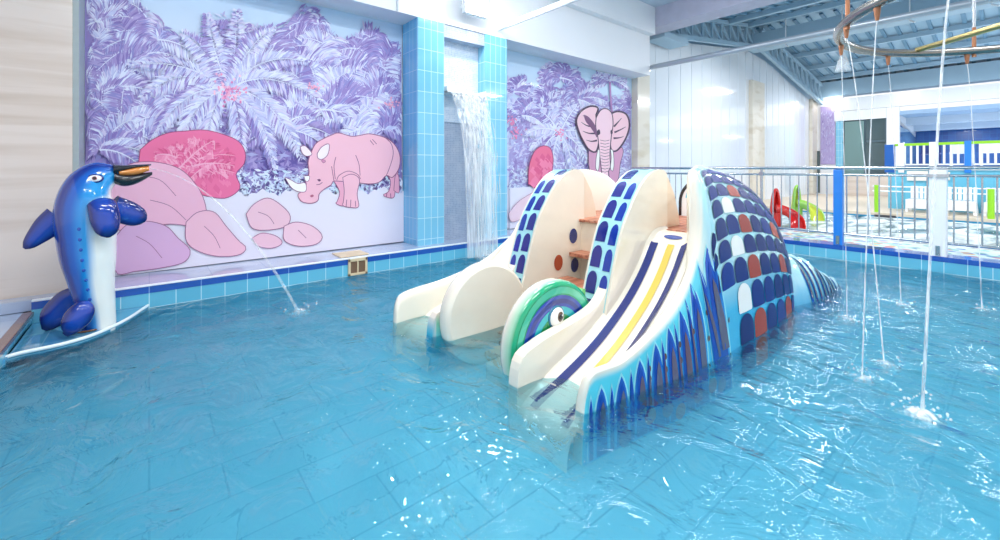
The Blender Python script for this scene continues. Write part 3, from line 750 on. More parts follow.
def ringd(r0, r1, col, off, cx=DC[0], cz=DC[1], a0=0, a1=2*PI, n=48):
    rows = [[(cx + r * math.cos(a0 + (a1-a0)*k/n), 1.985 - off, cz + r * math.sin(a0 + (a1-a0)*k/n)) for k in range(n+1)] for r in (r0, (r0*2+r1)/3, (r0+2*r1)/3, r1)]
    b.grid(rows, col)
ringd(.0, .375, rgb(26, 160, 112), .002); ringd(.325, .37, rgb(60, 196, 160), .003)
ringd(.235, .315, rgb(24, 70, 178), .004); ringd(.26, .29, rgb(20, 50, 140), .005)
ringd(.19, .238, rgb(40, 186, 196), .005); ringd(.0, .19, rgb(30, 150, 84), .006)
rr = random.Random(8)
for k in range(46):
    a = rr.uniform(0, 2*PI); r = rr.uniform(.02, .17)
    b.ball((DC[0] + r * math.cos(a), 1.978, DC[1] + r * math.sin(a)), (.006, .002, rr.uniform(.012, .03)), rgb(20, 116, 70) if k % 2 else rgb(70, 186, 90), 8, 4)
b.build('eye_rings', M_paint, ed, recalc=False)
b = MB(); ex, ez = 2.115, .305
b.ball((ex, 1.98, ez), (.078, .020, .078), rgb(40, 120, 150), 24, 10); b.ball((ex, 1.976, ez), (.068, .028, .068), rgb(245, 246, 240), 24, 10)
b.ball((ex + .012, 1.957, ez + .004), (.034, .014, .036), rgb(96, 70, 50), 20, 8); b.ball((ex + .014, 1.950, ez + .004), (.022, .012, .024), rgb(12, 12, 16), 16, 8)
b.ball((ex + .02, 1.941, ez + .016), (.006, .005, .006), rgb(255, 255, 255), 10, 6)
b.build('eye', M_paint, ed)
disc_wall(2 * YM - 2.115, 2 * YM - 1.985, 'plain', False).build('cheek_disc', M_paint, slide)
# small green fin beside the eye disc
b = MB(); b.prism([(2.34, .28), (2.44, .43), (2.47, .42), (2.45, .2)], lambda x, z: (x, 2.02, z), lambda x, z: (x, 2.09, z), rgb(130, 214, 130)); b.build('small_fin', M_paint, slide, .01)
# painted front of the left chute
b = MB()
lf = lambda a, q: Vector((a, 2 * YM - 1.965, q))
b.grid([[(x, 2 * YM - 1.968, z) for z in (-.26, -.15, 0, .1, .17)] for x in (1.72, 1.9, 2.1)], cols=[[rgb(60, 180, 220), rgb(80, 200, 224), rgb(120, 214, 220), rgb(150, 220, 190), CREAM]] * 3)
for x in (1.80, 1.93):
    b.decal(lf, [(x + .035 * math.cos(2*PI*k/16), .03 + .09 * math.sin(2*PI*k/16)) for k in range(16)], rgb(24, 96, 190), .006, 2)
b.decal(lf, [(2.0 + .02 * math.cos(2*PI*k/12), .07 + .03 * math.sin(2*PI*k/12)) for k in range(12)], rgb(150, 90, 60), .006, 2)
b.build('painted_front', M_paint, slide, recalc=False)

# arched back panel at the rear of the platform, painted with blue and white triangles
b = MB(); AX = 4.32; ay, az, ar = 2.02, .95, .265
arch = [(ay - ar, .80)] + [(ay + ar * math.cos(PI - PI*k/20), az + ar * math.sin(PI - PI*k/20)) for k in range(21)] + [(ay + ar, .80)]
b.prism(arch, lambda y, z: (AX, y, z), lambda y, z: (AX + .05, y, z), rgb(240, 246, 246), rgb(24, 30, 44))
pa = b.build('back_panel', M_paint, slide, .006)
b = MB()
def tri(pts, col): b.decal(lambda a, q: Vector((AX, a, q)), pts, col, -.004, 1)
for k, (y, z, s, col) in enumerate(((2.1, .86, .07, 'c'), (2.1, .98, .075, 'b'), (2.0, 1.06, .08, 'c'), (1.9, 1.12, .06, 'b'), (1.98, .92, .07, 'r'), (2.16, 1.04, .05, 'c'), (2.06, 1.15, .05, 'b'), (1.88, .98, .07, 'c'))):
    co = {'c': rgb(60, 196, 222), 'b': rgb(30, 100, 190), 'r': rgb(226, 120, 110)}[col]
    tri([(y - s, z - s * .8), (y + s, z - s * .8), (y + (s if k % 2 else -s) * .6, z + s)], co)
b.add([(AX - .003, y, z) for y, z in arch] + [(AX - .003, ay + (y - ay) * .88, az + (z - az) * .88) for y, z in arch], [(i, i+1, i+1+len(arch), i+len(arch)) for i in range(len(arch)-1)], rgb(20, 26, 40))
b.build('triangle_paint', M_paint, pa, recalc=False)
# ================================================================ dolphin statue on its corner shelf
BX, BY = -.365, 4.71
dol = thing('dolphin_statue', 'glossy blue and white dolphin statue rearing up on the pool corner shelf', 'dolphin statue', (BX, BY, .035))
SC = .00799
yaw = math.atan2(BY, BX) - PI / 2 - math.radians(0)         # nose to the right of the photo, belly turned a little to the pool
ex_ = Vector((math.cos(yaw), math.sin(yaw), 0)); ey_ = Vector((-math.sin(yaw), math.cos(yaw), 0)); ez_ = Vector((0, 0, 1)); base = Vector((BX, BY, .035))
EYE = Vector((0, 0, HC))
def L(u, v, d=0):
    """the point of the upright plane through the statue (moved d away along the line of sight) seen at column u, row v"""
    l = (u - CXP) / F; r = Vector((DX + RX * l, DY + RY * l, (HVP - v) / F))
    t = (base + ey_ * d - EYE).dot(ey_) / r.dot(ey_)
    return EYE + r * t
RD = .0060
SP = [(99, 331, 17.5), (98, 318, 18.5), (94.5, 300, 21.5), (91, 280, 24.5), (88, 260, 29), (86, 240, 31), (85, 220, 32.8), (86, 206, 32), (90.5, 192, 28.5), (96.5, 183, 23), (103, 178, 18), (109, 175.5, 13), (114, 174, 9.5), (118, 173.2, 7)]
pts = resample([(p[0], p[1], p[2]) for p in SP], 56)
b = MB(); rows = []; cols = []; NB = 40
DEEP, MID, SKY, WHT = rgb(6, 44, 140), rgb(10, 92, 190), rgb(34, 152, 222), rgb(240, 242, 238)
frames = []
for i, p in enumerate(pts):
    q0, q1 = pts[max(i-1, 0)], pts[min(i+1, len(pts)-1)]
    tx, tz = q1.x - q0.x, -(q1.y - q0.y); l = math.hypot(tx, tz); tx, tz = tx / l, tz / l
    nx, nz = -tz, tx                                   # towards the back (left / up)
    r = p.z; f = i / (len(pts) - 1); row = []; col = []
    for k in range(NB):
        a = 2 * PI * k / NB - PI                        # 0 is the middle of the back
        a += .42 * 0
        cx, cy = math.cos(a), math.sin(a)
        row.append(L(p.x + nx * r * cx, p.y - nz * r * cx) + ey_ * (-cy * r * RD))
        d = abs(math.degrees(a)); 
        lim = 92 + 10 * smooth(.2, .5, f) + 34 * smooth(.70, .85, f)
        c = mixc(mixc(MID, DEEP, smooth(18, 30, d)), MID, smooth(42, 58, d))
        c = mixc(c, SKY, smooth(60, 88, d)); c = mixc(c, WHT, smooth(lim - 14, lim + 8, d))
        if f > .93: c = mixc(c, WHT, .0)
        col.append(c)
    rows.append(row); cols.append(col); frames.append((p, nx, nz, r))
b.grid(rows, cols=cols, wrap=True)
b.add(rows[-1], [tuple(range(NB))], SKY)
def body_pt(i, deg, off=0):
    p, nx, nz, r = frames[i]; a = math.radians(deg); r += off
    return L(p.x + nx * r * math.cos(a), p.y - nz * r * math.cos(a)) + ey_ * (-math.sin(a) * r * RD)
for i in range(8, 33, 3):                               # row of dots down the flank
    c0 = body_pt(i, 80, -.3); n = (body_pt(i, 80, 1) - body_pt(i, 80, 0)).normalized(); t1 = n.cross(ez_).normalized(); t2 = n.cross(t1)
    b.ball(c0, (.012, .016, .004), rgb(30, 80, 180), 12, 6, (t1, t2, n))
b.build('body', M_paint, dol)
def blade(name, spine, thick, wide, colf, wdir, parent=dol):
    """flat paddle: spine of points, half width along wdir, half thickness across it"""
    P = resample(spine, 18); b = MB(); rows = []; cols = []
    for i, p in enumerate(P):
        t = i / 17; w = interp(wide, t)[0]; d = (P[min(i+1, 17)] - P[max(i-1, 0)]).normalized()
        wd = (wdir - d * wdir.dot(d)).normalized(); n = d.cross(wd)
        th = thick * min(1, w / max(x[1] for x in wide) * 1.1)
        rows.append([p + wd * w * math.cos(2*PI*k/20) + n * th * math.sin(2*PI*k/20) for k in range(20)])
        cols.append([colf(t, abs(math.cos(2*PI*k/20))) for k in range(20)])
    b.grid(rows, cols=cols, wrap=True); b.add(rows[0], [tuple(range(20))], cols[0][0]); b.add(rows[-1], [tuple(range(20))], cols[-1][0])
    return b.build(name, M_paint, parent)
finc = lambda t, e: mixc(mixc(rgb(10, 64, 170), rgb(6, 26, 112), smooth(.35, .85, e)), rgb(5, 20, 92), smooth(.7, 1, t))
blade('dorsal_fin', [L(60, 218, .02), L(50, 225, .02), L(38, 236, .02), L(28, 245.5, .02), L(24, 248.5, .02)], .035, [(0, .105), (.3, .088), (.65, .062), (.9, .036), (1, .010)], finc, (ex_ * .8 - ez_ * .6))
blade('pectoral_fin', [L(100, 200, -.17), L(103, 208, -.22), L(105.5, 220, -.24), L(107.5, 231, -.245), L(108.5, 237.5, -.24)], .04, [(0, .05), (.12, .085), (.5, .088), (.8, .072), (.95, .04), (1, .012)], finc, ex_)
blade('pectoral_fin', [L(112, 206, .10), L(122, 210.5, .14), L(132, 215, .15), L(142, 219, .15), L(146, 220.5, .15)], .035, [(0, .095), (.4, .1), (.75, .085), (.93, .05), (1, .015)], finc, ez_)
blade('tail_fluke', [L(82, 290, .1), L(70, 300, .13), L(58, 313, .15), L(48, 326, .16), L(44, 330, .16)], .04, [(0, .06), (.3, .10), (.6, .10), (.88, .06), (1, .02)], finc, (ex_ * .82 - ez_ * .57))
blade('tail_fluke', [L(89, 302, -.14), L(85, 307, -.18), L(77, 319, -.20), L(69, 331, -.20), L(65, 335, -.20)], .04, [(0, .02), (.18, .065), (.5, .085), (.85, .055), (1, .02)], finc, (ex_ * .82 - ez_ * .57))
# beak: dark upper and lower jaw, orange mouth between
def jaw(name, p, rad, col):
    P = resample(p, 12); b = MB(); rows = []
    for i, q in enumerate(P):
        r = interp(rad, i / 11); rows.append([q + ez_ * r[1] * math.sin(2*PI*k/16) + ey_ * r[0] * math.cos(2*PI*k/16) for k in range(16)])
    b.grid(rows, col, wrap=True); b.add(rows[0], [tuple(range(16))], col); b.add(rows[-1], [tuple(range(16))], col)
    return b.build(name, M_paint, dol)
BK = rgb(22, 24, 34)
jaw('upper_jaw', [L(113, 170), L(122, 168.6), L(135, 166.6), L(151, 164.8)], [(0, .075, .045), (.35, .055, .024), (.8, .036, .012), (1, .02, .006)], BK)
jaw('lower_jaw', [L(114, 177), L(123, 180), L(136, 179), L(152, 173.5)], [(0, .08, .055), (.3, .06, .052), (.7, .042, .036), (1, .022, .014)], BK)
jaw('mouth', [L(119, 172.6), L(128, 172), L(138, 170.5), L(149, 168.5)], [(0, .055, .025), (.5, .052, .036), (1, .022, .020)], rgb(222, 138, 60))
for sgn, nme in ((-1, 'eye'), (1, 'eye')):
    i = min(range(len(frames)), key=lambda k: abs(frames[k][0].x - 97.5) + abs(frames[k][0].y - 182))
    c0 = body_pt(i, 78 * -sgn, -.2); n = (body_pt(i, 78 * -sgn, 1) - body_pt(i, 78 * -sgn, 0)).normalized(); t1 = (ex_ - n * ex_.dot(n)).normalized(); t2 = n.cross(t1)
    b = MB(); b.ball(c0, (.052, .036, .012), rgb(26, 40, 120), 20, 8, (t1, t2, n)); b.ball(c0 + n * .004, (.042, .027, .014), rgb(248, 246, 244), 20, 8, (t1, t2, n))
    b.ball(c0 + n * .010, (.020, .018, .012), rgb(170, 100, 110), 16, 8, (t1, t2, n)); b.ball(c0 + n * .015, (.013, .012, .009), rgb(16, 14, 20), 14, 6, (t1, t2, n))
    b.build(nme, M_paint, dol)
b = MB(); b.tube([base + ex_ * .106 * math.cos(a) + ey_ * .11 * math.sin(a) + ex_ * -.006 + ez_ * .004 for a in [2*PI*k/28 for k in range(28)]], .008, 6, rgb(120, 84, 60), closed=True); b.build('base_seam', M_paint, dol)

# corner shelf just above the water, its front edge bowed out
arc = resample([(-.735, 3.02, 0), (-.5, 3.62, 0), (-.16, 4.25, 0), (.2, 4.72, 0), (.5, 4.98, 0), (.62, 5.165, 0)], 30)
e1 = on_z(16, 355, .02); e2 = on_z(60, 345.5, .02); e3 = on_z(95, 335, .02); e4 = on_z(125, 321, .02); e5 = on_z(143.5, 309, .02)
arc = resample([(e1[0] - .12, e1[1] - .1, 0), (e1[0], e1[1], 0), (e2[0], e2[1], 0), (e3[0], e3[1], 0), (e4[0], e4[1], 0), (e5[0], e5[1], 0), (e5[0] + .03, WY, 0)], 30)
shelf = thing('corner_shelf', 'thin water-washed shelf in the pool corner with a bowed white front edge', 'shelf', (-.5, 4.8, 0))
poly = [(p.x, p.y) for p in arc] + [(-.74, WY - .005), (-.74, arc[0].y)]
b = MB(); b.prism(poly, lambda x, y: (x, y, .03), lambda x, y: (x, y, -.02))
b.build('shelf_top', tiled('wet_teal_tile', rgb(84, 160, 196), rgb(96, 172, 204), rgb(130, 190, 214), .3, .3, .004, rough=.05, coat=.8, var=(4, (.7, .85, .92, 1))), shelf)
b = MB(); b.tube([(p.x, p.y, .026) for p in arc], .014, 8, rgb(235, 246, 250)); b.build('white_edge', M_paint, shelf)
# water spat from the beak
def jet_path(a, bpt, h, n=24):
    a, bpt = Vector(a), Vector(bpt)
    return [a.lerp(bpt, i / (n-1)) + Vector((0, 0, h * 4 * (i/(n-1)) * (1 - i/(n-1)))) for i in range(n)]
tip = L(150, 168.5)
lx, ly = on_z(298, 311, 0)
P = jet_path(tip, (lx, ly, 0), .28, 30)
j = MB().tube(P, [.004 + .010 * i / 29 for i in range(30)], 8).build('mouth_jet', M_jet_thin); tag(j, 'thin arc of water spat from the dolphin\'s beak into the pool', 'water jet')
splash('splash_ring', lx, ly, .13, .035, 18, 'small splash where the dolphin\'s water jet lands', 11, None, M_spray)
# ================================================================ printed murals (drawn in plan on the wall plane Y)
PURP = [rgb(150, 130, 196), rgb(164, 146, 206), rgb(132, 112, 184), rgb(172, 158, 212), rgb(142, 138, 202)]
PALEF = [rgb(214, 216, 244), rgb(196, 200, 236), rgb(226, 230, 250), rgb(178, 178, 224), rgb(212, 204, 236)]
class Art:
    """flat shapes given in rows and columns of one drawing plane, each new stroke a hair in front of the last"""
    def __init__(s, Y): s.Y = Y; s.b = MB(); s.k = 0
    def P(s, u, v): x, z = on_y(u, v, s.Y); return (x, s.Y - .004 - s.k * .000005, z)
    def poly(s, pts, col, step=True):
        s.k += 10
        s.b.add([s.P(*p) for p in pts], [tuple(range(len(pts)))], col)
    def stroke(s, pts, w, col, closed=False):
        s.k += 10; n = len(pts); Lp, Rp = [], []
        for i in range(n):
            a = pts[i-1] if (i or closed) else pts[i]; c = pts[(i+1) % n] if (i < n-1 or closed) else pts[i]
            dx, dy = c[0]-a[0], c[1]-a[1]; l = math.hypot(dx, dy) or 1
            ww = w if not isinstance(w, (list, tuple)) else w[0] + (w[1]-w[0]) * i / (n-1)
            Lp.append((pts[i][0] - dy/l*ww/2, pts[i][1] + dx/l*ww/2)); Rp.append((pts[i][0] + dy/l*ww/2, pts[i][1] - dx/l*ww/2))
        vs = [s.P(*p) for p in Lp + Rp]
        s.b.add(vs, [(i, (i+1) % n, n + (i+1) % n, n+i) for i in range(n if closed else n-1)], col)
    def shape(s, pts, col, line=None, w=.9, n=None):
        q = [(p.x, p.y) for p in resample([(a, c, 0) for a, c in pts + [pts[0]]], n or len(pts) * 5)][:-1]
        s.poly(q, col)
        if line: s.stroke(q, w, line, True)
    def frond(s, p0, p1, bow, width, rnd, bright=.5, n=34, clip=None, rib=True, pal=None):
        """a palm leaf: a bowed rib with drooping leaflets on both sides"""
        cx, cy = (p0[0]+p1[0])/2 + bow[0], (p0[1]+p1[1])/2 + bow[1]
        Q = lambda t: ((1-t)**2*p0[0] + 2*t*(1-t)*cx + t*t*p1[0], (1-t)**2*p0[1] + 2*t*(1-t)*cy + t*t*p1[1])
        ok = lambda x, y: clip is None or clip(x, y)
        for side in (-1, 1):
            k0 = s.k + 1; s.k += 8
            fb = bright if False else (rnd.uniform(.75, 1) if rnd.random() < bright else rnd.uniform(0, .25))
            for i in range(n):
                t = (i + rnd.random() * .8) / n; x, y = Q(t); x2, y2 = Q(min(1, t+.02)); dx, dy = x2-x, y2-y; l = math.hypot(dx, dy) or 1; dx, dy = dx/l, dy/l
                w = width * (.35 + .75 * math.sin(PI * min(1, t*.9 + .12))) * rnd.uniform(.75, 1.2)
                ax, ay = dx * .55 - side * dy * .8, dy * .55 + side * dx * .8 + .45; al = math.hypot(ax, ay) or 1
                ex, ey = x + ax/al*w, y + ay/al*w
                if not (ok(x, y) and ok(ex, ey)): continue
                hw = rnd.uniform(.7, 1.35)
                col = rnd.choice(pal[0] if pal else PALEF) if rnd.random() < fb else rnd.choice(pal[1] if pal else PURP)
                s.k = k0 + (i % 7)
                px, py = -ay/al*hw, ax/al*hw; mx_, my_ = x + ax/al*w*.5, y + ay/al*w*.5 - w*.06
                s.b.add([s.P(x, y), s.P(mx_+px, my_+py), s.P(ex, ey), s.P(mx_-px, my_-py)], [(0, 1, 2, 3)], col)
            s.k = k0 + 8
        if rib:
            q = [Q(k/14) for k in range(15)]
            if all(ok(*p) for p in q): s.stroke(q, [1.5, .5], pal[2] if pal else rgb(226, 230, 250))
    def palm(s, c, R, n, rnd, a0=-200, a1=20, bright=.5, droop=.5, width=None, clip=None, nl=30):
        for k in range(n):
            a = math.radians(a0 + (a1-a0) * (k + rnd.uniform(.2, .8)) / n); r = R * rnd.uniform(.8, 1.15)
            e = (c[0] + r*math.cos(a), c[1] + r*math.sin(a) + r*droop*.55)
            s.frond(c, e, (0, -r*droop*.5), width or R*.28, rnd, bright * rnd.uniform(.6, 1.3), nl, clip)
def mottle(a, u0, u1, v0f, v1, n, rnd, cols, rmin, rmax, clip=None):
    """leafy flecks that fill the gaps"""
    a.k += 1
    for i in range(n):
        u = rnd.uniform(u0, u1); v = rnd.uniform(v0f(u), v1)
        a.k += .35
        th = rnd.uniform(-.2, PI + .2); l = rnd.uniform(rmin, rmax); w = l * rnd.uniform(.08, .2)
        p = [(u, v), (u + l*.5*math.cos(th) - w*math.sin(th), v + l*.5*math.sin(th) + w*math.cos(th)), (u + l*math.cos(th), v + l*math.sin(th)), (u + l*.5*math.cos(th) + w*math.sin(th), v + l*.5*math.sin(th) - w*math.cos(th))]
        if clip and not all(clip(*q) for q in p): continue
        a.b.add([a.P(*q) for q in p], [(0, 1, 2, 3)], rnd.choice(cols))
# ---- the big mural
MX0, MX1, MZ0, MZ1 = -.49, 2.91, LZ + .02, 3.44
AY = MY - .02
mural = MB(); n = 40
rows = []; cols = []
for i in range(n + 1):
    z = MZ0 + (MZ1 - MZ0) * i / n; rows.append([(MX0 + (MX1 - MX0) * j / n, AY, z) for j in range(n + 1)])
    c = mixc(rgb(232, 228, 244), rgb(216, 228, 246), smooth(.9, 1.2, z)); c = mixc(c, rgb(188, 216, 244), smooth(2.4, 3.4, z)); cols.append([c] * (n + 1))
mural.grid(rows, cols=cols, sm=False)
mural.box(MX0, MX1, AY + .001, MY - .001, MZ0, MZ1, rgb(220, 222, 232))
m1 = mural.build('wall_mural', M_print, None, recalc=False); tag(m1, 'large printed jungle mural of violet palms behind the dolphin, with a pink rhinoceros', 'mural')
def inside(u, v):
    x, z = on_y(u, v, AY); return MX0 + .01 < x < MX1 - .01 and MZ0 + .02 < z < MZ1 - .01
rnd = random.Random(21)
A = Art(AY)
hor = lambda u: 196 - (u - 84) * .02          # where the pale ground begins
SKT = [(84, -30), (140, -10), (150, 14), (165, 24), (185, 40), (200, 38), (212, 18), (222, 12), (235, 22), (255, 26), (270, 30), (290, 22), (302, 8), (318, 12), (330, 28), (345, 40), (362, 20), (378, 26), (392, 44), (404, 42)]
sky = lambda u: interp(SKT, u)[0]
# dark leafy mass
pts = [(u, sky(u) + 16 + 6 * math.sin(u * .31) + 4 * math.sin(u * .83)) for u in range(85, 404, 4)]
A.poly([(u, v) for u, v in pts] + [(402, hor(402)), (85, hor(85))], rgb(146, 130, 198))
mottle(A, 86, 402, lambda u: sky(u) + 14, 196, 3600, rnd, PURP + PALEF[3:4] + [rgb(104, 88, 168)] * 2, 5, 16, inside)
for c, R, k, br in (((96, 22), 62, 14, .42), ((128, 62), 58, 14, .62), ((100, 92), 55, 12, .6), ((158, 40), 55, 12, .45), ((255, 30), 44, 12, .35), ((300, 58), 62, 16, .45), ((318, 24), 36, 10, .3),
                    ((345, 66), 56, 14, .5), ((384, 62), 48, 14, .4), ((398, 92), 44, 12, .5), ((360, 112), 52, 14, .55), ((320, 110), 58, 12, .5), ((120, 132), 55, 12, .55), ((178, 118), 46, 12, .55), ((382, 130), 46, 12, .6), ((100, 150), 50, 10, .5), ((280, 130), 46, 10, .5)):
    A.palm(c, R, k, rnd, bright=br, clip=lambda u, v: inside(u, v) and v > sky(u) + 5 * math.sin(u * 1.7), nl=34)
# the large pale palm in the middle
c = (228, 90)
for e, bow, w in (((140, 98), (0, -34), 17), ((150, 140), (-4, -34), 17), ((128, 66), (4, -22), 12), ((182, 34), (4, -10), 14), ((206, 14), (-6, -4), 12), ((236, 10), (4, 2), 13), ((272, 28), (-4, -14), 14), ((304, 62), (-6, -26), 16), ((322, 104), (-8, -34), 17), ((300, 158), (6, -36), 18), ((272, 168), (14, -20), 16), ((236, 172), (12, -12), 15), ((205, 160), (-14, -14), 15), ((178, 152), (-14, -24), 16)):
    A.frond(c, e, bow, w, rnd, .82, 58, inside); A.frond((c[0]+1, c[1]), (e[0]+3, e[1]+1), (bow[0], bow[1]-2), w * .7, rnd, .95, 40, inside, False)
for k in range(90):
    A.k += 1
    a = rnd.uniform(0, 2*PI); r = abs(rnd.gauss(0, 9)); u, v = c[0] + r*math.cos(a) * 1.2, c[1] + 2 + r*math.sin(a)
    A.b.add([A.P(u-1.4, v), A.P(u, v-1.5), A.P(u+1.5, v), A.P(u, v+1.6)], [(0, 1, 2, 3)], rnd.choice([rgb(240, 150, 190), rgb(232, 170, 206), rgb(250, 200, 220), rgb(214, 120, 176)])); 
for u0, v0 in ((389, 104), (312, 88)):
    A.k += 1
    for k in range(18): A.k += 1; u, v = u0 + rnd.gauss(0, 4), v0 + rnd.gauss(0, 3); A.b.add([A.P(u-1.2, v), A.P(u, v-1.2), A.P(u+1.2, v), A.P(u, v+1.2)], [(0, 1, 2, 3)], rgb(240, 170, 200))
# frosty scrub along the foot of the trees, then the pale ground
mottle(A, 86, 402, lambda u: hor(u) - 22, hor(300) + 2, 1500, rnd, [rgb(214, 226, 248), rgb(190, 200, 236), rgb(160, 150, 210), rgb(200, 224, 240), rgb(226, 232, 250)], 3, 9, inside)
A.poly([(85, 196)] + [(u, hor(u) + 2.5 * math.sin(u * .21) + 1.5 * math.sin(u * .57)) for u in range(85, 404, 3)] + [(402.5, 241), (300, 253), (200, 265), (85, 279)], rgb(232, 228, 243))
A.b.build('palm_print', M_print_matt, m1, recalc=False)
# pink rhinoceros
LINE = rgb(150, 88, 128); PK = rgb(246, 190, 208); PK2 = rgb(240, 172, 198)
z_ = lambda pts: [(270 + x / 5.4, 120 + y / 5.4) for x, y in pts]
A2 = Art(AY - .045)
A2.shape(z_([(628, 290), (650, 330), (640, 385), (610, 405), (640, 420), (668, 418), (676, 380), (690, 300), (680, 240)]), PK2, LINE, .7)
A2.shape(z_([(668, 380), (690, 395), (698, 380), (694, 300), (676, 300)]), PK2, LINE, .6)
A2.shape(z_([(345, 330), (375, 390), (362, 440), (355, 452), (400, 462), (410, 400), (395, 330)]), PK2, LINE, .7)
A2.shape(z_([(215, 190), (245, 130), (290, 100), (330, 82), (370, 70), (440, 88), (490, 82), (540, 75), (620, 95), (670, 130), (700, 190), (696, 260), (660, 310), (628, 300), (590, 335), (540, 345), (480, 340), (420, 335), (345, 330), (330, 350), (290, 375), (265, 400), (258, 435), (220, 450), (170, 440), (150, 405), (170, 385), (195, 350), (190, 320), (210, 290), (205, 230)]), PK, LINE, .8)
A2.shape(z_([(392, 310), (400, 380), (396, 440), (392, 462), (430, 472), (478, 468), (470, 400), (482, 320), (440, 292)]), PK, LINE, .7)
for p in ([(360, 325), (372, 300), (420, 276), (470, 292), (488, 318)], [(462, 190), (480, 240), (486, 300)], [(355, 200), (345, 250), (352, 320)], [(620, 95), (655, 130), (664, 190), (640, 270), (626, 300)], [(332, 250), (340, 300), (345, 330)], [(250, 350), (270, 346), (282, 336)], [(436, 430), (434, 470)], [(414, 430), (410, 468)], [(460, 436), (462, 468)], [(630, 395), (628, 418)], [(650, 396), (652, 420)], [(540, 110), (560, 135)], [(552, 104), (575, 130)]):
    q = z_(p); q = [(t.x, t.y) for t in resample([(a, c_, 0) for a, c_ in q], 14)]; A2.stroke(q, .7, LINE)
A2.shape(z_([(80, 310), (110, 322), (150, 343), (190, 340), (192, 385), (150, 386), (112, 362)]), rgb(250, 246, 248), LINE, .6)
A2.shape(z_([(183, 302), (213, 303), (206, 330), (190, 328)]), rgb(250, 246, 248), LINE, .5)
A2.shape(z_([(163, 145), (190, 140), (226, 182), (200, 196), (174, 180)]), rgb(250, 232, 240), LINE, .6)
A2.shape(z_([(254, 182), (278, 146), (318, 130), (312, 185), (282, 212), (258, 206)]), rgb(250, 236, 244), LINE, .7)
A2.shape(z_([(254, 322), (266, 318), (274, 326), (264, 332)]), rgb(120, 70, 110)); A2.shape(z_([(214, 410), (228, 402), (236, 410), (224, 418)]), rgb(190, 100, 130))
A2.shape(z_([(276, 220), (286, 214), (300, 222), (288, 232)]), rgb(214, 140, 180), LINE, .4)
rh = A2.b.build('rhinoceros_print', M_print_matt, m1, recalc=False); rh['label'] = 'pink rhinoceros drawn on the mural'
# pink bushes and boulders in the lower left
A3 = Art(AY - .045)
def bush(pts, col, dark, n, seed):
    A3.shape(pts, col, rgb(150, 60, 110), .7); r = random.Random(seed); us = [p[0] for p in pts]; vs = [p[1] for p in pts]; cu, cv = sum(us)/len(us), sum(vs)/len(vs); A3.k += 1
    for k in range(n):
        a = r.uniform(0, 2*PI); q = math.sqrt(r.random()) * .74; p = pts[int(a / 2 / PI * len(pts)) % len(pts)]
        u, v = cu + (p[0]-cu)*q, cv + (p[1]-cv)*q; l = r.uniform(5, 10)
        A3.k += 1
        A3.b.add([A3.P(u, v), A3.P(u+l*.4, v+l*.5), A3.P(u+l*.2, v+l), A3.P(u-l*.3, v+l*.5)], [(0, 1, 2, 3)], r.choice(dark))
bush([(140, 150), (152, 140), (168, 133), (186, 131), (204, 130), (222, 134), (238, 141), (245, 152), (244, 164), (236, 174), (240, 188), (226, 198), (206, 196), (186, 190), (160, 186), (140, 176)], rgb(238, 112, 160), [rgb(232, 100, 150), rgb(244, 128, 172), rgb(226, 96, 148)], 190, 4)
PKP = ([rgb(246, 150, 186), rgb(250, 170, 200), rgb(240, 136, 176)], [rgb(230, 96, 148), rgb(238, 112, 162), rgb(220, 84, 138)], rgb(250, 180, 206))
rb = random.Random(14)
for k in range(34):
    a = math.radians(-190 + 200 * (k + .5) / 34) if k % 2 else rb.uniform(0, 2 * PI); u0, v0 = 196 + rb.uniform(-22, 22), 164 + rb.uniform(-8, 12); l = rb.uniform(.5, .95)
    u1, v1 = 194 + 46 * l * math.cos(a), 163 + 28 * l * math.sin(a)
    A3.frond((u0, v0), (u1, v1), (0, -5), 8, rb, .5, 18, None, True, PKP)
def boulder(pts, col, cracks=()):
    A3.shape(pts, col, LINE, .7)
    for c_ in cracks: A3.stroke([(t.x, t.y) for t in resample([(a, d_, 0) for a, d_ in c_], 10)], .6, LINE)
boulder([(112, 176), (130, 164), (154, 162), (178, 168), (194, 182), (204, 200), (206, 218), (196, 226), (170, 224), (140, 228), (114, 226)], rgb(240, 184, 208), ([(140, 176), (160, 180), (176, 196)], [(150, 200), (170, 206), (186, 220)]))
boulder([(116, 236), (128, 224), (146, 221), (166, 226), (178, 238), (190, 250), (184, 262), (160, 268), (136, 271), (116, 272)], rgb(222, 178, 216), ([(136, 236), (150, 244), (162, 258)],))
boulder([(186, 222), (198, 212), (214, 212), (226, 226), (238, 240), (246, 248), (238, 255), (216, 256), (196, 250), (186, 240)], rgb(242, 190, 210), ([(204, 226), (214, 236), (220, 248)],))
boulder([(246, 214), (254, 204), (268, 198), (282, 206), (290, 216), (286, 226), (268, 230), (252, 228)], rgb(240, 196, 212), ([(258, 212), (268, 216), (274, 224)],))
boulder([(284, 226), (296, 222), (312, 226), (322, 236), (316, 244), (298, 246), (284, 240)], rgb(242, 200, 216), ([(298, 230), (306, 238)],))
boulder([(252, 238), (262, 233), (276, 236), (282, 243), (272, 248), (258, 246)], rgb(240, 194, 212))
bk = A3.b.build('pink_rock_print', M_print_matt, m1, recalc=False); bk['label'] = 'pink bush and boulders drawn at the foot of the mural'
# screw heads along the mural's foot
for k in range(9): MB().ball((MX0 + .2 + k * .38, AY - .01, MZ0 + .03), (.012, .006, .012), rgb(150, 130, 110), 8, 4).build('fixing_screw', M_print_matt, m1)

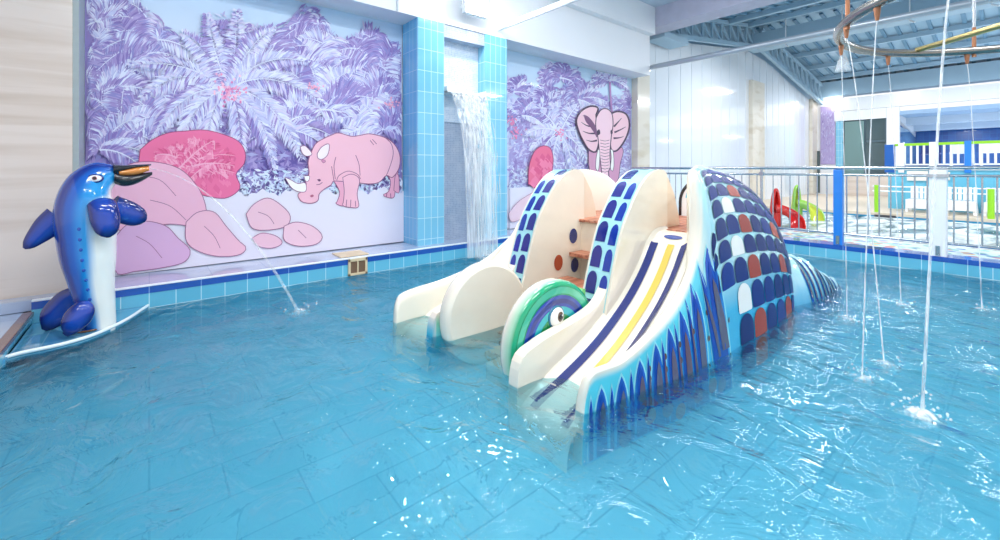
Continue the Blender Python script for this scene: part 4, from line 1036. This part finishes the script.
# ---- the second mural, behind the slide
NX0, NX1 = 4.57, 8.84
mb = MB(); rows = []; cols = []
for i in range(n + 1):
    z = MZ0 + (MZ1 - MZ0) * i / n; rows.append([(NX0 + (NX1 - NX0) * j / n, AY, z) for j in range(n + 1)])
    c = mixc(rgb(232, 230, 246), rgb(206, 218, 246), smooth(.9, 1.3, z)); c = mixc(c, rgb(196, 222, 246), smooth(2.2, 3.3, z)); cols.append([c] * (n + 1))
mb.grid(rows, cols=cols, sm=False); mb.box(NX0, NX1, AY + .001, MY - .001, MZ0, MZ1, rgb(220, 222, 232))
m2 = mb.build('wall_mural', M_print, None, recalc=False); tag(m2, 'printed palm mural with a pink elephant, on the wall behind the slide', 'mural')
def inside(u, v):
    x, z = on_y(u, v, AY); return NX0 + .01 < x < NX1 - .01 and MZ0 + .02 < z < MZ1 - .01
A = Art(AY); rnd = random.Random(5)
sky = lambda u: 86 + 8 * math.sin(u * .09) - 12 * smooth(530, 570, u) + 18 * smooth(580, 600, u) * smooth(632, 616, u)
A.poly([(u, sky(u) + 14 + 4 * math.sin(u * .6)) for u in range(509, 632, 2)] + [(631, 190), (509, 190)], rgb(170, 160, 214))
mottle(A, 509, 631, lambda u: sky(u) + 10, 188, 2200, rnd, PURP[:2] + PALEF + [rgb(196, 200, 238)], 2.5, 8, inside)
for c, R, k, br in (((514, 92), 22, 10, .4), ((560, 78), 24, 12, .35), ((578, 100), 26, 12, .4), ((541, 108), 26, 12, .6), ((522, 116), 22, 10, .55), ((609, 80), 17, 12, .4), ((630, 110), 18, 10, .5), ((592, 122), 22, 10, .5), ((568, 122), 26, 12, .6)):
    A.palm(c, R, k, rnd, bright=br, clip=inside, nl=22, width=R * .32)
c = (559, 133)
for e, bow in (((530, 150), (0, -14)), ((536, 172), (-6, -14)), ((552, 180), (-6, -6)), ((572, 180), (6, -8)), ((590, 172), (6, -14)), ((596, 146), (0, -16)), ((540, 112), (-2, -8)), ((576, 106), (2, -8)), ((524, 136), (0, -12))):
    A.frond(c, e, bow, 7.5, rnd, .8, 34, inside)
for cc in (c, (512, 122), (516, 132)):
    A.k += 1
    for k in range(22): A.k += 1; u, v = cc[0] + rnd.gauss(0, 3), cc[1] + rnd.gauss(0, 2.6); A.b.add([A.P(u-1, v), A.P(u, v-1), A.P(u+1, v), A.P(u, v+1)], [(0, 1, 2, 3)] if inside(u-2, v) else [], rgb(236, 140, 186))
stem = [(609, 82), (610, 100), (612, 120)]; A.stroke(stem, [2, 1.4], rgb(170, 120, 180))
mottle(A, 509, 631, lambda u: 168, 190, 500, rnd, [rgb(220, 228, 248), rgb(196, 204, 238), rgb(226, 232, 250)], 2, 6, inside)
A.poly([(508.8, 188), (540, 186), (580, 187), (631, 186), (631, 200), (580, 213), (540, 222), (508.8, 229)], rgb(232, 230, 246))
A.b.build('palm_print', M_print_matt, m2, recalc=False)
A4 = Art(AY - .045); e_ = lambda pts: [(500 + x / 4.5, 60 + y / 4.5) for x, y in pts]
EK = rgb(64, 40, 74); EP = rgb(244, 200, 214)
A4.shape(e_([(400, 380), (398, 460), (412, 540), (440, 570), (500, 570), (530, 540), (540, 470), (545, 390)]), rgb(214, 156, 190), EK, .5)
A4.shape(e_([(432, 246), (440, 215), (405, 208), (365, 230), (343, 272), (355, 325), (372, 362), (398, 402), (432, 412), (446, 350), (436, 290)]), EP, EK, 1.7)
A4.shape(e_([(498, 242), (530, 231), (568, 245), (582, 290), (570, 342), (545, 386), (520, 410), (498, 400), (494, 330)]), EP, EK, 1.7)
A4.shape(e_([(432, 260), (452, 226), (478, 219), (502, 240), (508, 290), (500, 345), (494, 420), (496, 480), (488, 500), (490, 545), (476, 560), (462, 540), (456, 500), (448, 430), (440, 350), (430, 300)]), rgb(248, 208, 222), EK, .9)
for p in ([(372, 250), (396, 262), (412, 285)], [(365, 280), (392, 296), (424, 300)], [(372, 320), (400, 330), (430, 330)], [(388, 360), (410, 366), (436, 362)], [(546, 262), (530, 280), (512, 300)], [(566, 300), (545, 312), (514, 326)], [(556, 344), (536, 350), (510, 352)]):
    A4.stroke([(t.x, t.y) for t in resample([(a, d_, 0) for a, d_ in e_(p)], 8)], [.4, 1.9], EK)
A4.shape(e_([(376, 246), (400, 258), (430, 300), (436, 350), (424, 330), (404, 300), (384, 275)]), rgb(120, 74, 116))
for k in range(11):
    y = 360 + k * 14; A4.stroke(e_([(450 + k * .4, y), (472, y + 5), (492 - k * .3, y)]), .45, EK)
A4.shape(e_([(440, 402), (432, 440), (430, 484), (440, 500), (446, 470), (448, 410)]), rgb(250, 248, 246), EK, .5)
A4.shape(e_([(496, 402), (500, 440), (496, 486), (506, 500), (512, 470), (508, 410)]), rgb(250, 248, 246), EK, .5)
A4.shape(e_([(436, 318), (446, 312), (450, 330), (440, 338)]), EK); A4.shape(e_([(496, 318), (504, 314), (506, 330), (498, 334)]), EK)
el = A4.b.build('elephant_print', M_print_matt, m2, recalc=False); el['label'] = 'pink elephant with dark outline drawn on the mural'
A3 = Art(AY - .045)
bush([(528, 184), (529, 166), (534, 152), (542, 146), (550, 148), (553, 158), (552, 172), (550, 186), (540, 190)], rgb(236, 112, 150), [rgb(226, 92, 140), rgb(244, 132, 170)], 40, 9)
A3.shape([(508.8, 213), (518, 202), (530, 194), (540, 190), (548, 200), (530, 214), (512, 222)], rgb(240, 210, 222), LINE, .4)
bk = A3.b.build('pink_bush_print', M_print_matt, m2, recalc=False); bk['label'] = 'small dark pink bush drawn low on the mural'
# purple picture at the far end of the white wall
b = MB(); b.box(GX - .05, GX - .02, 5.08, 5.6, 1.5, 4.05, rgb(176, 162, 210))
r = random.Random(2)
for k in range(170):
    y = r.uniform(5.1, 5.56); z = r.uniform(1.6, 3.9); l = r.uniform(.08, .3); a = r.uniform(.3, 2.8)
    b.add([(GX - .052, y, z), (GX - .052, y + .02, z + .02), (GX - .052, max(5.09, min(5.59, y + l*math.cos(a)*.4)), z + l*math.sin(a))], [(0, 1, 2)], r.choice(PALEF + PURP))
o = b.build('palm_banner', M_print_matt, None, recalc=False); tag(o, 'tall narrow violet palm picture at the far end of the white wall', 'banner')
# ================================================================ fence along the far kerb
FXX = 7.74
fence = thing('pool_fence', 'stainless steel railing with thin upright bars along the far pool kerb', 'fence', (FXX, 1.5, LZ))
YA, YB = -3.4, 5.12
MB().tube([(FXX, YA, 1.315), (FXX, YB, 1.315)], .024, 10).build('top_rail', M_steel, fence)
MB().tube([(FXX, YA, 1.215), (FXX, YB, 1.215)], .017, 8).build('middle_rail', M_steel, fence)
MB().tube([(FXX, YA, .365), (FXX, YB, .365)], .017, 8).build('bottom_rail', M_steel, fence)
posts = [(1.67, 'blue'), (.655, 'white'), (2.68, 's'), (3.7, 's'), (4.72, 's'), (-.36, 's'), (-1.38, 'blue'), (-2.4, 'white')]
for y, kd in posts:
    if kd == 's':
        b = MB(); b.tube([(FXX, y, LZ), (FXX, y, 1.3)], .02, 10); b.box(FXX - .03, FXX + .03, y - .03, y + .03, 1.19, 1.25)
        b.build('post', M_steel, fence)
    else:
        w = .055 if kd == 'blue' else .08
        b = MB(); b.box(FXX - w, FXX + w, y - w, y + w, LZ - .02, 1.29)
        o = b.build('post', M_blue_paint if kd == 'blue' else M_white_gloss, fence, .012); o['label'] = ('bright blue' if kd == 'blue' else 'broad white') + ' square fence post'
        MB().box(FXX - w - .012, FXX - w, y - .02, y + .02, LZ, LZ + .12).build('foot_clamp', M_steel, o)
        if kd == 'white': MB().box(FXX - w - .02, FXX + w + .02, y - w - .02, y + w + .02, 1.195, 1.235).build('collar', M_steel, o)
bar0 = MB().tube([(FXX, 0, .365), (FXX, 0, 1.215)], .009, 6).build('baluster', M_steel, fence)
k = 0; y = YA + .05; first = True
while y < YB:
    if all(abs(y - p[0]) > .06 for p in posts):
        if first: o = bar0; first = False
        else: o = bar0.copy(); C.objects.link(o)
        o.location = (0, y, 0); o.parent = fence; o.matrix_parent_inverse = root_matrix(fence).inverted()
    y += .1173

# ================================================================ pipes and floodlight
def floodlight():
    t = thing('floodlight', 'lit floodlight fixed high on the wall above the waterfall', 'floodlight', (4.1, CY, 3.9))
    x, z = on_y(476, 6, CY - .2); y = CY - .2
    b = MB(); b.box(x - .21, x + .21, y - .02, y + .08, z - .14, z + .16); b.build('housing', M_white_gloss, t, .015)
    b = MB(); b.box(x - .19, x + .19, y - .035, y - .02, z - .12, z + .14); b.build('lit_face', M_lamp, t, .01)
    b = MB(); b.box(x - .02, x + .02, y + .06, CY, z - .02, z + .02); b.build('bracket', M_steel_paint, t); MB().ball((x - .20, y + .06, z - .04), .03).build('side_knob', M_white_gloss, t)
    return x, y, z
FLX, FLY, FLZ = floodlight()
o = MB().tube([(4.36, CY, 3.57), (4.36, -5, 3.50)], .042, 14).build('white_pipe', plain('white_plastic_pipe', rgb(246, 248, 250), .25, coat=.3)); tag(o, 'straight white pipe running out from the wall under the ceiling, near the floodlight', 'pipe')
o = MB(); o.tube([(9.0, 5.7, 3.66), (9.0, -8, 3.64)], .055, 14); o.tube([(9.0, 5.5, 3.66), (9.0, 5.72, 3.66)], .11, 14)
o = o.build('ceiling_pipe', M_steel_paint); tag(o, 'long grey pipe crossing the hall from the cream pillar beneath the roof', 'pipe')
o = MB().bar((2.6, CY - .01, 3.45), (2.6, CY - .01, 4.3), .02, .02); o = o.build('wall_cable', M_steel_paint); tag(o, 'thin grey cable down the white wall above the tiled column', 'cable')

# ================================================================ shower ring and its jets
RC, RRr, RZ = (4.78, -.45), 1.45, 2.42
ring = thing('shower_ring', 'big round metal pipe hung over the pool, dripping jets of water from nozzles', 'shower ring', (RC[0], RC[1], RZ))
b = MB().tube([(RC[0] + RRr * math.cos(2*PI*k/72), RC[1] + RRr * math.sin(2*PI*k/72), RZ) for k in range(72)], .038, 12, closed=True)
b.build('ring_pipe', plain('brushed_pipe', rgb(150, 146, 140), .25, metal=.9), ring)
def rp(deg, dz=0): return (RC[0] + RRr * math.cos(math.radians(deg)), RC[1] + RRr * math.sin(math.radians(deg)), RZ + dz)
a_ = math.degrees(math.atan2(.57 - RC[1], 5.69 - RC[0]))
MB().tube([rp(a_, .03), rp(a_ + 180, .03)], .026, 10).build('cross_pipe', M_brass, ring)
MB().tube([rp(a_ + 90, .03), rp(a_ - 90, .03)], .026, 10).build('cross_pipe', M_brass, ring)
for dg in (118, 152, 30, -30, -100):
    p = rp(dg); q = (p[0] * .94 + RC[0] * .06, p[1] * .94 + RC[1] * .06, 4.9)
    MB().tube([p, (p[0], p[1], p[2] + .55), (q[0], q[1], 5.2)], .012, 6).build('hanger', M_steel, ring)
    MB().tube([(p[0], p[1], p[2] - .06), (p[0], p[1], p[2] + .22)], [.016, .014], 8).build('binding', M_copper, ring)
# jets: (nozzle bearing on the ring, landing point)
land = [(151, on_z(922, 415, 0)), (133, on_z(862, 376, 0)), (117, on_z(884, 363, 0)), (93, on_z(847, 318, 0)), (60, on_z(901, 304, 0)), (32, on_z(982, 309, 0)), (8, (6.7, -.5)), (-20, (6.5, -1.2)), (178, (2.9, -.45))]
jl = ['thickest white water jet falling from the shower ring with a frothy splash', 'water jet landing second nearest, to the left of the thickest jet', 'water jet landing just right of and behind the second nearest one',
      'leftmost water jet of the ring, landing beside the tail of the slide', 'water jet landing in the far water midway between slide tail and photo edge', 'rightmost water jet of the ring, landing close to the far kerb']
sl = ['frothy white splash under the thickest jet', 'small splash left of the frothy one, under the second nearest jet', 'small splash just behind the second nearest one', 'small splash beside the tail of the slide', 'small splash in the far water between slide tail and photo edge', 'rightmost small splash, close to the far kerb']
for i, (dg, (lx, ly)) in enumerate(land):
    p = rp(dg, -.03)
    MB().tube([(p[0], p[1], p[2] - .005), (p[0], p[1], p[2] - .05), (p[0], p[1], p[2] - .09)], [.02, .016, .010], 8).build('nozzle', M_copper, ring)
    if i > 5: continue
    a = Vector((p[0], p[1], p[2] - .085)); e = Vector((lx, ly, 0)); big = i == 0
    pts_ = []
    for k in range(40):
        t = k / 39; h = 1 - (1 - t) ** 1.6 if False else t ** .75
        pts_.append(Vector((a.x + (e.x - a.x) * h, a.y + (e.y - a.y) * h, a.z * (1 - t) + 0)))
    w = .75 if big else .42
    rad = [w * (.0075 + .0035 * t / 39 + (.0025 * mnoise.noise((t * .9, i * 3.1, 0)))) for t in range(40)]
    j = MB().tube(pts_, rad, 7).build('water_jet', M_jet)
    tag(j, jl[i], 'water jet', 'jets falling from the shower ring')
    splash('splash_ring', lx, ly, .11 if big else .10, .055 if big else .03, 26 if big else 14, sl[i], 30 + i, None, M_froth if big else M_spray, 'splashes under the shower ring')
# clear plastic cone hanging by the ring
p = on_z(843, 60, 2.3)
o = MB(); cx_, cy_ = p
o.grid([[(cx_ + r * math.cos(2*PI*k/14), cy_ + r * math.sin(2*PI*k/14), z) for k in range(14)] for r, z in ((.005, 2.40), (.045, 2.27), (.06, 2.2))], wrap=True)
o = o.build('plastic_cone', jetwater('clear_plastic', .3, (3, 3, 3))); tag(o, 'small clear plastic cone hanging at the left curve of the shower ring', 'cone')

# ================================================================ beyond the fence: small slides
def small_slide(name, u, v, label, c_out, c_in, s):
    x, y = on_z(u, v, .09); yaw = math.atan2(RY, RX) - 1.0
    e1 = Vector((math.cos(yaw), math.sin(yaw), 0)); e2 = Vector((-math.sin(yaw), math.cos(yaw), 0)); o = Vector((x, y, .05))
    t = thing(name, label, 'slide', (x, y, .05))
    W = lambda a, d, z: o + e1 * a * s + e2 * d * s + Vector((0, 0, z * s))
    # tall rounded back: a dish open towards the chute
    b = MB(); rows = []; cols = []
    for i in range(15):
        th = -PI * .5 + PI * i / 14 * 1.0
        rows.append([W(-.02 - .10 * math.cos(th) * (1 - q) , .17 * math.sin(th) * math.cos(q * PI / 2) ** .6, .36 * (1 - q) * 0 + .30 + .56 * math.sin(q * PI / 2)) for q in [k / 10 for k in range(11)]])
    b.grid(rows, c_in)
    rim = [W(0, .17 * math.cos(a), .30 + .56 * math.sin(a)) for a in [PI * k / 20 for k in range(21)]]
    b.tube(rim, .03 * s, 8, c_out)
    b.build('back_shell', M_paint, t)
    path = resample([(0, 0, .42), (.12, .06, .40), (.26, .09, .31), (.38, .05, .17), (.46, -.06, .0)], 20)
    b = MB(); rows = []; rows2 = []
    for i, p in enumerate(path):
        q0, q1 = path[max(i-1, 0)], path[min(i+1, 19)]; d = (q1 - q0); d.z = 0; d.normalize(); sd = Vector((-d.y, d.x, 0))
        prof_ = [(a_ * .72, z_2) for a_, z_2 in ((-.17, .10), (-.165, .04), (-.12, -.02), (0, -.04), (.12, -.02), (.165, .04), (.17, .10), (.20, .10), (.19, -.02), (.13, -.08), (0, -.11), (-.13, -.08), (-.19, -.02), (-.20, .10))]
        rows.append([W((p.x + sd.x * a), (p.y + sd.y * a), p.z + z) for a, z in prof_])
    b.grid(rows, cols=[[c_in] * 6 + [c_out] * 8] * 20, wrap=True); b.add(rows[0], [tuple(range(14))], c_out); b.add(rows[-1], [tuple(range(14))], c_out)
    b.build('chute', M_paint, t)
    b = MB(); b.tube([W(.02, 0, -.4), W(.02, 0, .34)], .1 * s, 12, c_out); b.build('pedestal', M_paint, t)
small_slide('red_play_slide', 776, 226, 'small red curved slide in the far pool, nearer of the two', rgb(230, 50, 44), rgb(206, 30, 32), .95)
small_slide('green_play_slide', 797, 219, 'small lime and yellow curved slide in the far pool, beside the red one', rgb(150, 205, 90), rgb(196, 206, 70), .98)
# far railing with lime and white posts
ff = thing('far_railing', 'slim far railing with lime green posts at the far pool edge', 'railing', (FX + .15, 1, .2))
for z in (.86, .74): MB().tube([(FX + .15, -5, z), (FX + .15, 2.4, z)], .015, 8).build('rail', M_white_gloss, ff)
for u, vt, kd in ((877, 185, 'g'), (931, 187, 'w'), (991, 189, 'g'), (1050, 190, 'w')):
    y, zt = on_x(u, vt, FX + .15); o = MB().tube([(FX + .15, y, .2), (FX + .15, y, zt)], .055 if kd == 'g' else .045, 12).build('post', M_lime if kd == 'g' else M_white_gloss, ff)
    o['label'] = 'lime green post' if kd == 'g' else 'white post'
    if kd == 'w':
        MB().box(FX + .1, FX + .14, y - .12, y + .0, .74, .82).build('clip', M_steel, o)
o = MB(); y, z = on_x(885, 219, FX - .02); o.box(FX - .035, FX - .02, y - .2, y + .2, .06, .15); o = o.build('drain_slot', plain('dark_drain', rgb(60, 60, 66), .6)); tag(o, 'dark drain slot in the far pool edge', 'drain')
# white loungers on the far deck
def lounger(y, label):
    t = thing('pool_lounger', label, 'lounger', (15.2, y, .2), 'white loungers on the far deck')
    b = MB()
    for k in range(8): b.box(14.95, 15.65, y - .25 + k * .064, y - .25 + k * .064 + .05, .50, .53)
    b.build('slatted_seat', M_white_gloss, t, .008)
    b = MB(); b.box(14.93, 14.97, y - .26, y + .26, .30, .53); b.build('side_apron', M_white_gloss, t, .01)
    b = MB(); 
    for k in range(6): b.box(15.62, 15.66, y - .25 + k * .086, y - .25 + k * .086 + .065, .53, .85)
    b.build('backrest', M_white_gloss, t, .008)
    for dx, dy in ((14.98, -.22), (14.98, .22), (15.6, -.22), (15.6, .22)):
        MB().bar((dx, y + dy * 1.12, .2), (dx, y + dy, .5), .06, .06).build('leg', M_white_gloss, t, .01)
for u, lb in ((920, 'white slatted lounger on the far deck, left of the broad white fence post'), (960, 'white slatted lounger on the far deck, just right of the broad white fence post'), (1001, 'white slatted lounger on the far deck at the right edge')):
    y, z = on_x(u, 205, 15.0); lounger(y, lb)
o = MB(); 
for (u0, u1, v0, v1, lb) in ((907, 928, 171, 180.5, 'wide blank white board on the turquoise terrace wall'), (935, 950, 172, 180, 'small blank white board behind the broad white fence post')):
    (ya, za), (yb, zb) = on_x(u0, v1, TX - .03), on_x(u1, v0, TX - .03)
    o = MB().box(TX - .05, TX, yb, ya, za, zb).build('wall_board', plain('board_cream', rgb(240, 236, 226), .4)); tag(o, lb, 'board')
(ya, za), (yb, zb) = on_x(846, 196, GX - .3), on_x(862, 188, GX - .3)
o = MB().box(GX - .3, GX - .05, yb, ya, za, zb).build('wall_board', M_white_gloss); tag(o, 'white panel low at the end of the hall, left of the lime post', 'board')
# low wooden front under the end windows
o = MB().box(GX - .35, GX - .3, 2.4, 4.8, .2, 1.0).build('wooden_front', M_beige); tag(o, 'low beige wooden front beneath the tinted end windows', 'panel')
o = MB().box(19.0, 19.12, 4.6, 4.66, .2, 2.4)
# dark door frames seen beside the far pillar
b = MB(); xg = 21.9
y0 = 5.75
b = MB(); b.box(GX - .06, GX - .01, 5.62, 5.84, .25, 2.1); o = b.build('window_4', M_glass_dark); structure(o)
MB().box(GX - .08, GX - .06, 5.62, 5.84, 1.0, 1.06).build('window_bar', M_white_gloss, o)

# terrace railing
tr_ = thing('terrace_railing', 'white baluster railing with a lime green handrail on the raised terrace', 'railing', (TX, -1, 1.33))
hr = (on_x(897, 147, TX)[1] + on_x(1000, 139.5, TX)[1]) / 2
MB().bar((TX, 2.2, hr), (TX, -6, hr), .06, .07).build('handrail', M_lime, tr_, .01)
MB().bar((TX, 2.2, 1.42), (TX, -6, 1.42), .04, .04).build('bottom_rail', M_white_gloss, tr_)
for u, kd in ((890, 'b2'), (901.5, 'w'), (932.5, 'w'), (968, 'b'), (1010, 'w')):
    y = on_x(u, 150, TX)[0]; w = .10 if kd == 'b2' else .06
    o = MB().box(TX - w, TX + w, y - w, y + w, 1.2, hr + (.05 if kd != 'b2' else .02)).build('post', {'w': M_white_gloss, 'b': M_blue_paint, 'b2': plain('deep_blue_paint', rgb(24, 92, 176), .35)}[kd], tr_, .008); o['label'] = {'w': 'white', 'b': 'bright blue', 'b2': 'deep blue end'}[kd] + ' railing post'
bar1 = None; y = 2.0
while y > -4.6:
    if bar1 is None: bar1 = MB().box(TX - .02, TX + .02, -.022, .022, 1.42, hr).build('baluster', M_white_gloss, tr_); o = bar1
    else: o = bar1.copy(); C.objects.link(o)
    o.location = (0, y, 0); o.parent = tr_; o.matrix_parent_inverse = root_matrix(tr_).inverted()
    y -= .125
# chairs and tables on the terrace, behind the railing
def tchair(x, y, col, lb):
    t = thing('terrace_chair', lb, 'chair', (x, y, 1.33), 'chairs on the raised terrace'); m = col
    MB().box(x - .22, x + .22, y - .22, y + .22, 1.74, 1.78).build('seat', m, t, .01); MB().box(x + .19, x + .23, y - .22, y + .22, 1.78, 2.02).build('backrest', m, t, .01)
    for a in (-.19, .19):
        for d_ in (-.19, .19): MB().box(x + a - .02, x + a + .02, y + d_ - .02, y + d_ + .02, 1.33, 1.74).build('leg', m, t)
Mn = plain('navy_plastic', rgb(30, 56, 130), .4)
for u, m_, lb in ((930, Mn, 'navy chair on the terrace behind the railing, left of the bright blue railing post'), (961, M_white_gloss, 'white chair on the terrace beside the bright blue railing post'), (992, M_white_gloss, 'white chair on the terrace right of the bright blue railing post')):
    y, z = on_x(u, 160, 18.0); tchair(18.0, y, m_, lb)
# small wall lamp on the end facade
t = thing('wall_lamp', 'small lit lamp under the eave at the far end of the white wall', 'lamp', (22.7, 5.2, 4.2))
y, z = on_x(833, 102, 22.7)
MB().ball((22.7, y, z), .13, nu=16, nv=10).build('lit_globe', emissive('globe_light', (1, .98, .94, 1), 14), t); MB().box(22.7, 23.0, y - .05, y + .05, z - .05, z + .05).build('bracket', M_steel_paint, t)

# ================================================================ pool water: a gently rippled surface
b = MB(); nx, ny = 150, 200; rows = []
for i in range(nx + 1):
    x = -.75 + 8.40 * i / nx; row = []
    for j in range(ny + 1):
        y = -6 + (WY + 6) * j / ny; near = smooth(2.6, .3, math.hypot(x - 4.2, y - 4.8)) + smooth(2.2, .3, math.hypot(x - 4.6, y + .2)) + .5 * smooth(2.5, .5, abs(x - 1.9)) * smooth(3, .5, abs(y - 2.4))
        h = .006 * mnoise.noise((x * 2.1, y * 2.1, 0)) + .004 * mnoise.noise((x * 5, y * 4.2, 3)) + near * .006 * mnoise.noise((x * 7, y * 7, 6))
        row.append((x, y, h))
    rows.append(row)
b.grid(rows)
water = b.build('water_pool', M_water); structure(water)
# foam where the chutes meet the pool
# ================================================================ light
sc = bpy.context.scene
w = bpy.data.worlds.new('daylight'); sc.world = w; w.use_nodes = True
bg = w.node_tree.nodes['Background']; bg.inputs[0].default_value = (.97, .98, 1, 1); bg.inputs[1].default_value = .75
def area(name, loc, size, sy, power, rot, col=(1, 1, 1)):
    l = bpy.data.lights.new(name, 'AREA'); l.shape = 'RECTANGLE'; l.size = size; l.size_y = sy; l.energy = power; l.color = col
    o = bpy.data.objects.new(name, l); C.objects.link(o); o.location = loc; o.rotation_euler = rot; return o
for x, y in ((.4, 1.4), (2.4, 2.2), (5.4, 2.2), (-.5, -1.6), (2.4, -1.6), (5.4, -1.6)):
    area('ceiling_light', (x, y, 4.85), 1.6, .35, 55, (0, 0, 0), (1, .99, .97))
for x, y in ((12.5, 3.2), (12.5, -1), (19.5, 3.2), (19.5, -1), (12.5, -5), (19.5, -5)):
    area('hall_light', (x, y, 4.75), 1.6, .5, 120, (0, 0, 0), (.98, .99, 1))
for y in (1.5, -2.5): area('terrace_light', (25.2, y, 3.1), 1, .4, 40, (0, 0, 0), (.9, .96, 1))
l = bpy.data.lights.new('floodlight_beam', 'SPOT'); l.energy = 50; l.spot_size = 2.6; l.spot_blend = .6; l.shadow_soft_size = .12; l.color = (1, .98, .95)
o = bpy.data.objects.new('floodlight_beam', l); C.objects.link(o); o.location = (FLX, FLY - .08, FLZ); o.rotation_euler = (math.radians(60), 0, 0)

# ================================================================ camera
cam = bpy.data.cameras.new('camera'); co = bpy.data.objects.new('camera', cam); C.objects.link(co)
cam.sensor_width = 36; cam.lens = 36 * F / 1000; cam.shift_y = -(270 - HVP) / 1000; cam.clip_start = .05; cam.clip_end = 200
co.location = (0, 0, HC); co.rotation_euler = (PI / 2, 0, -math.atan2(DX, DY)); sc.camera = co
sc.view_settings.view_transform = 'Standard'; sc.view_settings.look = 'None'; sc.view_settings.gamma = 1; sc.view_settings.use_curve_mapping = False
sc.view_settings.exposure = 0.55
sc.cycles.use_denoising = True
sc.cycles.max_bounces = 12; sc.cycles.transparent_max_bounces = 24
